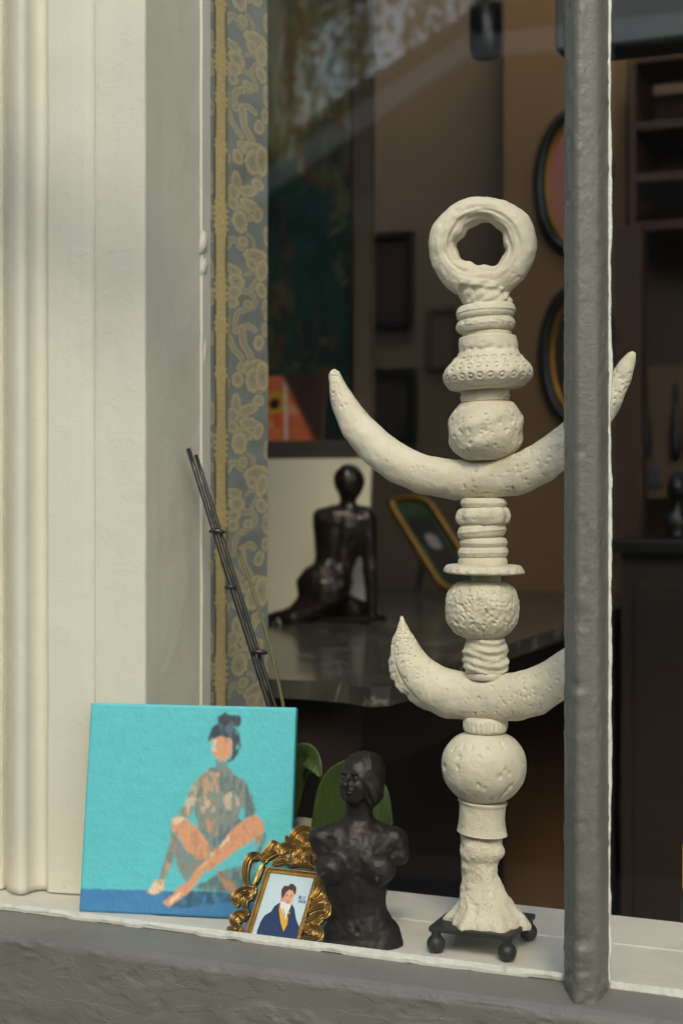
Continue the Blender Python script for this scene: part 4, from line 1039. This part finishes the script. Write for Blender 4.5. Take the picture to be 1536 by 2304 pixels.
OS = PY(755, 1250, 3.03); ss = dist(OS) / FPX
seat = thing('bronze_seated_nude', 'dark bronze seated nude leaning on one arm seen from behind', 'statuette', (OS[0], OS[1], ZT))
def sitter(P):
    p = lambda x, y, z=0: np.array([x - 755, 1250 - y, z], float)
    Cp = lambda a, b, ra, rb: sd_cap(P, p(*a), p(*b), ra, rb)
    d = sd_ell(P, p(770, 1185, 0), (62, 50, 34))
    d = smin(d, sd_ell(P, p(758, 1245, 0), (47, 62, 30)), 24)
    d = smin(d, sd_ell(P, p(730, 1315, 4), (62, 52, 48)), 22)
    d = smin(d, Cp((725, 1190, -4), (722, 1262, -16), 19, 15), 8)
    d = smin(d, Cp((722, 1165, 0), (820, 1160, 0), 20, 22), 14)
    d = smin(d, Cp((826, 1172, 0), (832, 1280, 4), 21, 16), 12); d = smin(d, Cp((832, 1280, 4), (836, 1382, -4), 16, 12), 8); d = smin(d, Cp((836, 1386, -4), (858, 1394, -14), 11, 7), 6)
    d = smin(d, Cp((783, 1150, 0), (784, 1115, 2), 19, 18), 10)
    d = smin(d, sd_ell(P, p(787, 1085, 4), (32, 40, 36)), 8); d = smin(d, sd_ell(P, p(784, 1078, 14), (32, 32, 28)), 6)
    d = smin(d, Cp((730, 1340, 10), (660, 1388, 20), 40, 24), 16); d = smin(d, Cp((660, 1388, 20), (575, 1400, 6), 22, 13), 10); d = smin(d, Cp((575, 1400, 6), (540, 1408, 6), 11, 8), 6)
    d = smin(d, Cp((745, 1350, -30), (800, 1372, -46), 32, 24), 14); d = smin(d, Cp((800, 1376, -46), (700, 1390, -58), 22, 14), 10)
    d = smax(d, -Cp((768, 1165, 36), (752, 1270, 34), 3, 4), 12)
    d = smax(d, -Cp((742, 1300, 56), (738, 1345, 56), 3, 3), 10)
    d = d + 2.2 * vnoise(P, .05) + 1.2 * vnoise(P, .12, 3)
    return np.maximum(d, (ZT - OS[2]) / ss - P[..., 1])
sdf_object('figure', sitter, (-230, -170, -90), (130, 220, 80), 3.2, OS, ss, M['bronze2'], seat, 755, 1250)
Vt, Ft = box_vf((-.11, -.055, 0), (.10, .055, .010), .004); obj('plinth', Vt + np.array([OS[0] - .01, OS[1] + .02, ZT + .0004]), Ft, M['bronze2'], seat)
tc_ = PY(622, 1425, 2.92)
tw = np.linspace(0, 2 * math.pi, 30)
ring_ = np.stack([tc_[0] + .010 * np.cos(tw), tc_[1] + .004 * np.sin(tw), tc_[2] + .030 * np.sin(tw) + .004 * np.cos(tw)], 1)
Vt = np.vstack([np.vstack([ring_ + UP * 0, ring_ + np.array([.002, -.012, 0])]), np.vstack([ring_ * 1 + np.array([.0006, 0, .0006]), ring_ + np.array([.0026, -.012, .0006])])])
Fq = [(i, i + 1, i + 31, i + 30) for i in range(29)] + [(i + 60, i + 90, i + 91, i + 61) for i in range(29)]
tag(obj('price_tag', Vt, Fq, M['tagpaper'], loc=tc_), 'looped paper price tag beside the foot of the seated bronze', 'tag')

wb = thing('white_board', 'plain white board propped upright behind the seated bronze', 'board', PY(700, 1388, 3.15))
a, b = PY(540, 1388, 3.14), PY(816, 1388, 3.14); hgt = (PY(700, 1030, 3.18)[2] - ZT)
box('panel', (a[0], 0, 0), (b[0], .006, hgt), M['white'], wb, axes=[(1, 0, 0), (0, 1, 0), (0, .12, .993)], org=(0, 3.15, ZT + .001))
box('batten', (a[0], .0065, .01), (b[0], .02, .03), M['wood_brown'], wb, axes=[(1, 0, 0), (0, 1, 0), (0, .12, .993)], org=(0, 3.15, ZT + .001))

# shelf rack standing on the table
rk = thing('shelf_rack', 'grey brown wooden rack with one thick shelf standing on the marble table', 'shelf', (-1.5, 3.4, ZT))
x0, x1 = PY(500, 1000, 3.24)[0], PY(792, 1000, 3.24)[0]
zs0, zs1 = PY(700, 1036, 3.24)[2], PY(700, 991, 3.24)[2]
box('shelf', (x0 + .001, 3.24, zs0), (x1 - .001, 3.42, zs1), M['grey_wood'], rk, .003)
xu = PY(826, 1000, 3.24)[0]
box('upright', (x1, 3.25, ZT + .001), (xu, 3.29, 2.72), M['tan'], rk, .003)
box('upright', (x0 - .04, 3.25, ZT + .001), (x0, 3.29, 2.72), M['tan'], rk, .003)
box('top_board', (x0 - .04, 3.25, 2.7205), (xu, 3.29, 2.76), M['tan'], rk, .003)

def color_panel(name, px0, px1, py0, py1, Y, fn, n, m, parent, depth=.012, lean=0.0):
    a, b = PY(px0, py1, Y), PY(px1, py0, Y)
    u, v = np.meshgrid(np.linspace(0, 1, n), np.linspace(0, 1, m), indexing='ij')
    X = px0 + (px1 - px0) * u; T = py1 + (py0 - py1) * v
    col = fn(X, T)
    P = np.stack([a[0] + (b[0] - a[0]) * u, Y + lean * v, a[2] + (b[2] - a[2]) * v], -1)
    return obj(name, P.reshape(-1, 3), grid_faces(n, m), M['panel'], parent, colors=np.clip(col, .002, 1).reshape(-1, 3)), a, b
def orange_fn(X, T):
    Q = np.stack([X / 40, T / 40, X * 0], -1); n1 = fbm(Q, 1.3, 3)
    c = srgb(226, 120, 78) * (1 + .4 * n1)[..., None]; c = np.where((n1 > .25)[..., None], srgb(228, 160, 120), c)
    c = np.where((np.abs(np.hypot(X - 612, T - 900) - 22 - 5 * n1) < 7)[..., None], srgb(214, 168, 50), c)
    c = np.where((np.hypot(X - 612, T - 905) < 12)[..., None], srgb(40, 32, 30), c)
    c = np.where((np.hypot((X - 622) / 1.0, (T - 945) / 2.2) < 9)[..., None], srgb(236, 92, 40), c)
    c = np.where((np.abs(X - 636 - (T - 900) * .1) < 3)[..., None], srgb(225, 215, 200), c)
    dk = np.clip((X - (640 + (T - 880) * .55)) / 12, 0, 1)[..., None]  # diagonal shade over the right side, painted into the picture's colour
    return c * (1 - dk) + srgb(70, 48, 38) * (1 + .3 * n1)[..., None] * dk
op = thing('orange_painting', 'small orange and pink abstract painting resting on the rack shelf', 'painting', (PY(640, 990, 3.27)[0], 3.27, zs1))
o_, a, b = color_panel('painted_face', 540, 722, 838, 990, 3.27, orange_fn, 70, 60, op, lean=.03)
zz0 = a[2] - zs1; 
for v in o_.data.vertices: v.co.z -= zz0 - .0012
box('stretcher', (a[0], .0008, 0), (b[0], .015, b[2] - a[2]), M['tan'], op, axes=[(1, 0, 0), (0, 1, 0), (0, .03 / (b[2] - a[2]), 1)], org=(0, 3.27, zs1 + .0012))
def teal_fn(X, T):
    Q = np.stack([X / 60, T / 60, X * 0], -1); n1 = fbm(Q, 1.2, 4); n2 = fbm(Q * np.array([1.6, .3, 1]), 2.5, 3, 4)
    c = srgb(38, 70, 64) * (1 + .35 * n1 + .3 * n2)[..., None]
    top = np.clip((400 + 60 * n1 - T) / 90, 0, 1)[..., None]
    c = c * (1 - top) + srgb(146, 140, 100) * (1 + .35 * n2 + .25 * n1)[..., None] * top  # tan lightening also stands in for the window reflection, besides the panel's own drips
    g = np.random.default_rng(21)
    pal_top = [srgb(188, 178, 140), srgb(120, 122, 82), srgb(170, 104, 60), srgb(96, 100, 74), srgb(206, 196, 160)]
    pal_low = [srgb(96, 74, 52), srgb(60, 80, 66), srgb(120, 104, 70), srgb(52, 46, 46), srgb(104, 58, 46)]
    def mark(cx, cy, rx, ry, a, col, al):
        nonlocal c
        u = (X - cx) * math.cos(a) + (T - cy) * math.sin(a); v = -(X - cx) * math.sin(a) + (T - cy) * math.cos(a)
        m = np.clip((1 - np.sqrt((u / rx) ** 2 + (v / ry) ** 2) + .5 * n1) * 3, 0, 1)[..., None] * al
        c = c * (1 - m) + col * m
    for _ in range(70): mark(g.uniform(500, 790), g.uniform(-40, 390), g.uniform(4, 11), g.uniform(18, 90), g.normal() * .15, pal_top[g.integers(5)], g.uniform(.3, .7))
    for _ in range(16): mark(g.uniform(640, 700), g.uniform(20, 280), g.uniform(5, 12), g.uniform(5, 12), 0, srgb(178, 100, 54), .6)
    for _ in range(90): mark(g.uniform(590, 660), g.uniform(440, 960), g.uniform(4, 14), g.uniform(10, 40), g.normal() * .4, pal_low[g.integers(5)], g.uniform(.3, .8))
    for _ in range(60): mark(g.uniform(660, 750), g.uniform(720, 985), g.uniform(4, 14), g.uniform(8, 34), g.normal() * .6, pal_low[g.integers(5)], g.uniform(.3, .8))
    for _ in range(40): mark(g.uniform(752, 792), g.uniform(400, 640), g.uniform(3, 9), g.uniform(8, 26), g.normal() * .5, [pal_low[2], pal_top[1]][g.integers(2)], g.uniform(.3, .7))
    d = np.hypot((X - 737) / 58, (T - 330) / 78)
    m = np.clip((1 - d) * 8, 0, 1)[..., None] * .75; c = c * (1 - m) + srgb(96, 96, 72) * (1 + .8 * n1 + .4 * n2)[..., None] * m
    m = (np.exp(-((d - .98) / .05) ** 2) * (T > 300))[..., None] * .8; c = c * (1 - m) + srgb(140, 66, 46) * m
    return c
tp = thing('painted_teal_panel', 'tall dark teal panel painted with flowers standing on the rack shelf', 'panel', (-1.5, 3.38, zs1))
o_, a, b = color_panel('painted_face', 500, 788, -40, 992, 3.38, teal_fn, 90, 300, tp)
dz = a[2] - zs1
for v in o_.data.vertices: v.co.z -= min(dz, dz) - .001
box('board', (a[0], 3.381, zs1 + .001), (b[0], 3.40, b[2] - dz), M['wood_dark'], tp)

# gilt mirror on a little easel
gm = thing('gilt_mirror', 'tilted gilt mirror with rounded corners and painted green face on the marble table', 'mirror', PZ(1000, 1345, ZT))
Pm = PZ(990, 1352, ZT); Ym = min(Pm[1], 3.7)
def rrect(w, h, r, n=8):
    out = []
    for cx, cy, a0 in ((w - r, h - r, 0), (-w + r, h - r, 90), (-w + r, -h + r, 180), (w - r, -h + r, 270)):
        for k in range(n + 1):
            a = rad(a0 + 90 * k / n); out.append((cx + r * math.cos(a), cy + r * math.sin(a)))
    return out
corners = [PY(872, 1125, Ym + .1), PY(960, 1120, Ym + .1), PY(1085, 1325, Ym), PY(1000, 1330, Ym)]
axu = corners[1] - corners[0]; wM = np.linalg.norm(axu); axu /= wM
axd = corners[0] - corners[3]; hM = np.linalg.norm(axd); axd /= hM
cM = sum(corners) / 4; axn = np.cross(axu, axd); axn /= np.linalg.norm(axn)
if axn @ FW > 0: axn = -axn
rp = rrect(wM / 2, hM / 2, .035)
ctr = np.array([cM + axu * x + axd * y for x, y in rp])
seg = 10; nP = len(ctr); V = []
for i in range(nP):
    T_ = ctr[(i + 1) % nP] - ctr[i - 1]; T_ /= np.linalg.norm(T_); o1 = np.cross(T_, axn)
    for k in range(seg):
        t = 2 * math.pi * k / seg; V.append(ctr[i] + .010 * (o1 * math.cos(t) + axn * math.sin(t)))
Fc = [(i * seg + k, i * seg + (k + 1) % seg, ((i + 1) % nP) * seg + (k + 1) % seg, ((i + 1) % nP) * seg + k) for i in range(nP) for k in range(seg)]
obj('gilt_frame', V, Fc, M['gilt_far'], gm, smooth=True)
def fill(name, w, h, r, off, m, dx=0, dy=0):
    pl = rrect(w, h, r); f = [cM + axu * (x + dx) + axd * (y + dy) + axn * off for x, y in pl]; bk_ = [p - axn * .002 for p in f]; n = len(f)
    obj(name, f + bk_, [list(range(n)), list(range(n, 2 * n))[::-1]] + [(i, (i + 1) % n, n + (i + 1) % n, n + i) for i in range(n)], m, gm)
fill('green_mount', wM / 2 - .004, hM / 2 - .004, .03, .001, mat('green_mount', (.07, .13, .05), .4, col2=(.035, .06, .035), vscale=10))  # green, dark and pale fills are plain colours, nothing is mirrored
fill('dark_centre', wM / 2 - .022, hM / 2 - .045, .012, .004, mat('dark_picture_centre', (.03, .028, .025), .4), dy=-.02)
fill('pale_oval', .016, .026, .0155, .0065, mat('pale_oval_paint', (.34, .31, .25), .6), dy=.005)
pA, pB = PY(955, 1230, Ym + .12), PY(940, 1348, Ym + .14); pB[2] = ZT + .012
obj('easel_leg', *tube([pA, pB], .008, 8), M['black'], gm)
pC = (corners[2] + corners[3]) / 2; pD = pC.copy(); pD[2] = ZT + .003; pD[1] -= .01
obj('easel_foot', *tube([pC, pD], .009, 8, ref=(1, 0, 0)), M['black'], gm)

# ------------------------------------------------------------------ back wall things
def picture(px0, px1, py0, py1, Y, label, c1, c2, fw=.02, frame='black'):
    a, b = PY(px0, py1, Y), PY(px1, py0, Y)
    t = thing('framed_picture', label, 'picture', ((a[0] + b[0]) / 2, Y, a[2]), 'pictures on the back wall')
    box('picture', (a[0] + fw, Y - .004, a[2] + fw), (b[0] - fw, Y + .004, b[2] - fw), mat('picture_face', c1, .4, col2=c2, vscale=6), t)
    for lo, hi in (((a[0], a[2]), (a[0] + fw, b[2])), ((b[0] - fw, a[2]), (b[0], b[2])), ((a[0] + fw, a[2]), (b[0] - fw, a[2] + fw)), ((a[0] + fw, b[2] - fw), (b[0] - fw, b[2]))):
        box('frame_rail', (lo[0], Y - .018, lo[1]), (hi[0], Y + .012, hi[1]), M[frame], t, .002)
picture(826, 930, 520, 742, 4.385, 'upper dark framed picture on the brown back wall', (.03, .018, .013), (.05, .032, .024))
picture(820, 937, 828, 1002, 4.385, 'dark framed picture on the back wall just above the left horn', (.02, .015, .012), (.07, .05, .035), .026)
picture(966, 1032, 690, 832, 4.385, 'small reddish framed picture on the back wall left of the ovals', (.10, .065, .045), (.13, .085, .06), .012, 'wood_brown')

xb0, xb1 = PY(1132, 800, 4.15)[0], PY(1408, 800, 4.15)[0]
struct('chimney_breast', *box_vf((xb0, 4.15, FLOOR + .002), (xb1, 4.399, 3.298), .002), M['ochre'])
def oval(px, py, rx, ry, label, inner, fr_m):
    Y = 4.15; c = PY(px, py, Y); s = dist(c) / FPX
    t = thing('oval_wall_picture', label, 'picture', c, 'oval pictures on the ochre wall')
    n, seg = 56, 12; V = []
    for i in range(n):
        a = 2 * math.pi * i / n; cx_, cz_ = rx * s * math.cos(a), ry * s * math.sin(a)
        nr = np.array([ry * math.cos(a), 0, rx * math.sin(a)]); nr /= np.linalg.norm(nr)
        for k in range(seg):
            q = 2 * math.pi * k / seg; V.append(np.array([c[0] + cx_, Y - .016, c[2] + cz_]) + .017 * (nr * math.cos(q) + np.array([0, -1, 0]) * math.sin(q) * .85))
    Fc = [(i * seg + k, i * seg + (k + 1) % seg, ((i + 1) % n) * seg + (k + 1) % seg, ((i + 1) % n) * seg + k) for i in range(n) for k in range(seg)]
    obj('frame', V, Fc, fr_m, t, smooth=True)
    V = [(c[0] + rx * s * math.cos(2 * math.pi * i / n), Y - .012, c[2] + ry * s * math.sin(2 * math.pi * i / n)) for i in range(n)] + [(c[0] + rx * s * math.cos(2 * math.pi * i / n), Y - .004, c[2] + ry * s * math.sin(2 * math.pi * i / n)) for i in range(n)]
    obj('face', V, [list(range(n)), list(range(n, 2 * n))[::-1]] + [(i, (i + 1) % n, n + (i + 1) % n, n + i) for i in range(n)], inner, t)
    V = []
    for i in range(n):
        a = 2 * math.pi * i / n
        nr = np.array([ry * math.cos(a), 0, rx * math.sin(a)]); nr /= np.linalg.norm(nr)
        for k in range(8):
            q = 2 * math.pi * k / 8; V.append(np.array([c[0] + rx * s * math.cos(a), Y - .016, c[2] + ry * s * math.sin(a)]) - nr * .022 + .006 * (nr * math.cos(q) + np.array([0, -1, 0]) * math.sin(q)))
    Fc = [(i * 8 + k, i * 8 + (k + 1) % 8, ((i + 1) % n) * 8 + (k + 1) % 8, ((i + 1) % n) * 8 + k) for i in range(n) for k in range(8)]
    obj('gilt_slip', V, Fc, M['gilt_far'], t, smooth=True)
oval(1291, 412, 78, 152, 'upper oval picture with black frame and pink face', M['pink'], M['black'])
oval(1302, 800, 78, 150, 'lower oval mirror with black frame', M['mirror'], M['black'])

# right of the bar: cabinet, post, tool board, counter, small bust
cb = thing('wall_cabinet', 'brown wooden wall cabinet with shelves high on the right', 'cabinet', PY(1500, 520, 4.0))
ca, cb_ = PY(1412, 515, 4.05), PY(1720, 135, 4.05)
box('back', (ca[0], 4.30, ca[2]), (cb_[0], 4.32, cb_[2]), M['wood_brown'], cb)
for i, py in enumerate((515, 405, 288, 135)):
    z = PY(1500, py, 4.05)[2]; box('shelf', (ca[0] + .021, 4.05, z), (cb_[0], 4.299, z + .022), M['wood_brown'], cb, .002)
box('side', (ca[0], 4.05, ca[2] - .01), (ca[0] + .02, 4.299, cb_[2] + .03), M['wood_brown'], cb, .002)
pa, pb = PY(1380, 1200, 3.95), PY(1442, 505, 3.95)
o_ = obj('wooden_post', *box_vf((pa[0], 3.95, 1.40), (pb[0], 4.02, pb[2]), .004), M['wood_brown']); tag(o_, 'brown wooden post rising from the dark counter right of the bar', 'post')
tbd = thing('tool_board', 'tan board with dark hanging tools and square tiles on the right', 'board', PY(1520, 1100, 4.12))
ta, tb2 = PY(1446, 1120, 4.12), PY(1760, 815, 4.12)
box('panel', (ta[0], 4.12, ta[2]), (tb2[0], 4.15, tb2[2]), M['tooltan'], tbd, .002)
for px in (1452, 1519, 1585, 1650):
    p0, p1 = PY(px, 862, 4.105), PY(px, 1032, 4.105); n = 14
    rr2 = np.interp(np.linspace(0, 1, n), [0, .3, .5, .8, 1], [.004, .006, .012, .016, .013])
    obj('tool', *tube(np.linspace(p0, p1, n), rr2, 10, ref=(1, 0, 0)), M['black'], tbd, smooth=True)
for px in (1433, 1500, 1566):
    a, b = PY(px + 16, 1095, 4.112), PY(px + 54, 1058, 4.112); box('tile', (a[0], 4.104, a[2]), (b[0], 4.1195, b[2]), M['tile'], tbd, .002)
ct = thing('dark_counter', 'dark panelled wooden counter filling the lower right of the room', 'counter', (0, 3.7, FLOOR))
zc = PY(1450, 1215, 3.5)[2]; xc0 = PY(1392, 1300, 3.5)[0]
box('top', (xc0 - .03, 3.48, zc - .03), (1.2, 4.1, zc), M['black'], ct, .004)
box('body', (xc0, 3.52, FLOOR + .001), (1.2, 4.1, zc - .0305), M['wood_dark'], ct)
for k in range(4): box('panel', (xc0 + .03 + k * .30, 3.512, FLOOR + .12), (xc0 + .30 + k * .30, 3.5195, zc - .10), M['wood_dark'], ct, .003)
OH = PY(1522, 1130, 3.75); OH[2] = zc; sh = dist(OH) / FPX
sbst = thing('counter_bust', 'small black bust standing on the dark counter at right edge', 'statuette', OH)
def small(P):
    d = sd_ell(P, (0, 110, 0), (24, 32, 26)); d = smin(d, sd_cap(P, (0, 85, 0), (0, 50, 0), 12, 14), 8); d = smin(d, sd_ell(P, (0, 32, 0), (34, 26, 20)), 12)
    d = smin(d, sd_cap(P, (0, 10, 0), (0, 0, 0), 18, 24), 10); d = smin(d, sd_cap(P, (0, 108, 22), (0, 98, 30), 4, 6), 4)
    return np.maximum(d, -P[..., 1])
sdf_object('figure', small, (-50, -6, -50), (50, 160, 50), 4, OH, sh, M['black'], sbst, 0, 0)

# lamps hanging from the ceiling, unlit
lb = thing('track_light_box', 'dark box shaped light fitting hanging at top right behind the bar', 'lamp', PY(1400, 60, 2.3))
la, lb2 = PY(1247, 112, 2.3), PY(1247, -60, 2.3)
box('housing', (la[0], 2.3, la[2]), (la[0] + .75, 2.40, la[2] + .10), mat('slate_metal', (.035, .04, .046), .5, metal=.3), lb, .004)
for dx in (.12, .6): obj('rod', *tube([(la[0] + dx, 2.35, la[2] + .1005), (la[0] + dx, 2.35, 3.299)], .006, 8, ref=(1, 0, 0)), M['black'], lb)
spt = thing('ceiling_spotlight', 'black cylinder spotlight hanging at the top centre', 'lamp', PY(1090, 40, 2.9))
c = PY(1092, 130, 2.9)
obj('lamp_head', *tube([c, c + UP * .02, c + UP * .10, c + UP * .13], [.026, .032, .032, .02], 20, ref=(1, 0, 0)), M['black'], spt, smooth=True)
obj('stem', *tube([c + UP * .131, (c[0], c[1], 3.299)], .008, 8, ref=(1, 0, 0)), M['black'], spt)

# sliver of a yellow thing at the right end of the ledge
yp = PZ(1531, 2078, ZL)
yo = thing('yellow_ornament', 'yellow painted ornament on a dark foot at the right end of ledge', 'ornament', (yp[0] + .03, yp[1], ZL))
box('foot', (yp[0] - .002, yp[1], ZL + .0005), (yp[0] + .07, yp[1] + .05, ZL + .034), M['black'], yo, .004)
box('body', (yp[0], yp[1] + .002, ZL + .0345), (yp[0] + .066, yp[1] + .048, ZL + .095), M['yellow'], yo, .006)
box('cap', (yp[0] + .01, yp[1] + .008, ZL + .0955), (yp[0] + .056, yp[1] + .042, ZL + .11), M['black'], yo, .004)

# ------------------------------------------------------------------ across the street (seen mirrored in the glass)
hs = thing('opposite_house', 'streaked stucco house with gabled porch across the street, mirrored in the glass', 'house', (-1, -3.5, 0))
def slab(name, pts, y0, y1, m):
    n = len(pts); V = [(x, y0, z) for x, z in pts] + [(x, y1, z) for x, z in pts]
    obj(name, V, [list(range(n)), list(range(n, 2 * n))[::-1]] + [(i, (i + 1) % n, n + (i + 1) % n, n + i) for i in range(n)], m, hs)
slab('porch_wall', [(-3.01, 0), (5, 0), (5, 3.25), (-1.95, 3.29), (-2.87, 2.80), (-3.01, 2.724)], -3.28, -3.02, M['darkwall'])
M['whitetrim'] = mat('white_trim_paint', (.80, .77, .72), .6)
slab('bargeboard', [(-3.01, 2.734), (-2.87, 2.81), (-1.95, 3.31), (-1.93, 3.42), (-2.87, 2.93), (-3.01, 2.857)], -3.015, -2.97, M['whitetrim'])
slab('fascia', [(-1.945, 3.295), (5, 3.255), (5, 3.345), (-1.928, 3.395)], -3.012, -2.97, M['whitetrim'])
slab('roof_edge', [(-3.01, 2.864), (-2.87, 2.94), (-1.93, 3.43), (5, 3.355), (5, 3.43), (-1.90, 3.51), (-2.87, 3.01), (-3.01, 2.938)], -4.6, -2.95, M['darkwall'])
slab('rail', [(-2.62, 2.62), (5, 2.60), (5, 2.73), (-2.62, 2.77)], -3.015, -2.985, M['trim_dim'])
slab('back_wall', [(-3.01, 0), (5, 0), (5, 3.245), (-1.95, 3.285), (-2.87, 2.79), (-3.01, 2.714)], -4.5, -3.285, M['darkwall'])
def weeping_tree(x, y, h, r, n, seed, label, c1, c2):
    g = np.random.default_rng(seed)
    t = thing('street_tree', label, 'tree', (x, y, -.2), 'trees mirrored in the window glass')
    ctrl = [(x, y, -.2, .16), (x + .05, y, 1.5, .13), (x - .08, y + .05, 3.2, .11), (x + .05, y, h * .8, .06), (x, y, h, .02)]
    Q = spline(ctrl, 16); obj('trunk', *tube(Q[:, :3], Q[:, 3], 10, ref=(1, 0, 0)), M['wood_brown'], t, smooth=True)
    for k in range(9):
        a = 2 * math.pi * k / 9 + g.uniform(-.3, .3); z0 = h * g.uniform(.5, .85); L_ = r * g.uniform(.6, 1)
        pts = spline([(x, y, z0), (x + math.cos(a) * L_ * .5, y + math.sin(a) * L_ * .5, z0 + .5), (x + math.cos(a) * L_, y + math.sin(a) * L_, z0 + .35)], 8)
        obj('limb', *tube(pts, np.linspace(.05, .012, 8), 8, ref=(0, 0, 1)), M['wood_brown'], t, smooth=True)
    V, Fc = [], []
    CL_ = [(g.uniform(0, 2 * math.pi), math.sqrt(g.uniform(.02, 1))) for _ in range(46)]
    for k in range(n):
        a, q0 = CL_[g.integers(46)]; a += g.normal() * .05; rr = r * min(1, abs(q0 + g.normal() * .04)); top = h * (1.02 - .35 * (rr / r) ** 2) * g.uniform(.85, 1)
        px0, py0 = x + rr * math.cos(a), y + rr * math.sin(a); L_ = g.uniform(.6, 2.4)
        m = int(L_ / .09)
        for q in range(m):
            c = np.array([px0 + .05 * math.sin(q * .7 + k) + g.uniform(-.04, .04), py0 + g.uniform(-.04, .04), top - q * .09])
            d = np.array([g.normal(), g.normal(), -1.6]); d /= np.linalg.norm(d); s_ = np.cross(d, g.normal(size=3)); s_ /= np.linalg.norm(s_)
            l, w = g.uniform(.06, .12), g.uniform(.016, .032); b = len(V)
            V += [c, c + d * l * .5 + s_ * w, c + d * l, c + d * l * .5 - s_ * w]; Fc.append((b, b + 1, b + 2, b + 3))
    fm = mat('weeping_foliage', c1, .7, col2=c2, vscale=2.0); N, L = fm.node_tree.nodes, fm.node_tree.links
    tl = N.new('ShaderNodeBsdfTranslucent'); mx = N.new('ShaderNodeMixShader'); mx.inputs[0].default_value = .55
    L.new(N['Principled BSDF'].inputs['Base Color'].links[0].from_socket, tl.inputs[0]); L.new(N['Principled BSDF'].outputs[0], mx.inputs[1]); L.new(tl.outputs[0], mx.inputs[2]); L.new(mx.outputs[0], N['Material Output'].inputs[0])
    obj('crown', V, Fc, fm, t)
weeping_tree(-4.7, -7.2, 7.2, 2.3, 620, 4, 'weeping tree with olive green foliage mirrored at upper left of glass', (.40, .31, .12), (.62, .46, .22))
weeping_tree(-1.6, -8.2, 7.4, 2.6, 560, 9, 'weeping tree with tan foliage mirrored at top centre of glass', (.52, .36, .19), (.70, .52, .30))
nh = thing('reflection_blocker', 'tall plain grey stucco block added beside the porch to dim reflections over the casing', 'house', (-5.5, -3.2, 0))  # shallow unseen block, added to keep sky reflections off the casing
box('wall', (-9, -3.5, 0), (-3.02, -2.88, 5.6), M['greywall'], nh)
box('cornice', (-9.1, -3.6, 5.601), (-2.92, -2.78, 5.75), M['trim'], nh)

# unseen rod added above the window to cast the casing's soft shadow
a3, b3 = PY(20, 480, 1.628) + np.array(SUNV) * .70, PY(330, 650, 1.668) + np.array(SUNV) * .70
dd_ = (b3 - a3); pe = b3 + dd_ * .12; ps = a3 - dd_ * .5
sg = thing('shadow_rod_mount', 'unseen iron rod on two thin hangers, added to shade the casing', 'shadow_caster', pe)
obj('shadow_rod', *tube(np.linspace(ps, pe, 8), .05, 12, ref=(0, 0, 1)), M['iron'], sg)
for p in (ps, pe):
    obj('hanger', *tube([p + UP * .02, np.array([p[0], p[1], 3.5])], .003, 6, ref=(1, 0, 0)), M['iron'], sg)
    obj('arm', *tube([np.array([p[0], p[1] - .02, 3.506]), np.array([p[0], 1.501, 3.506])], .006, 8, ref=(1, 0, 0)), M['iron'], sg)
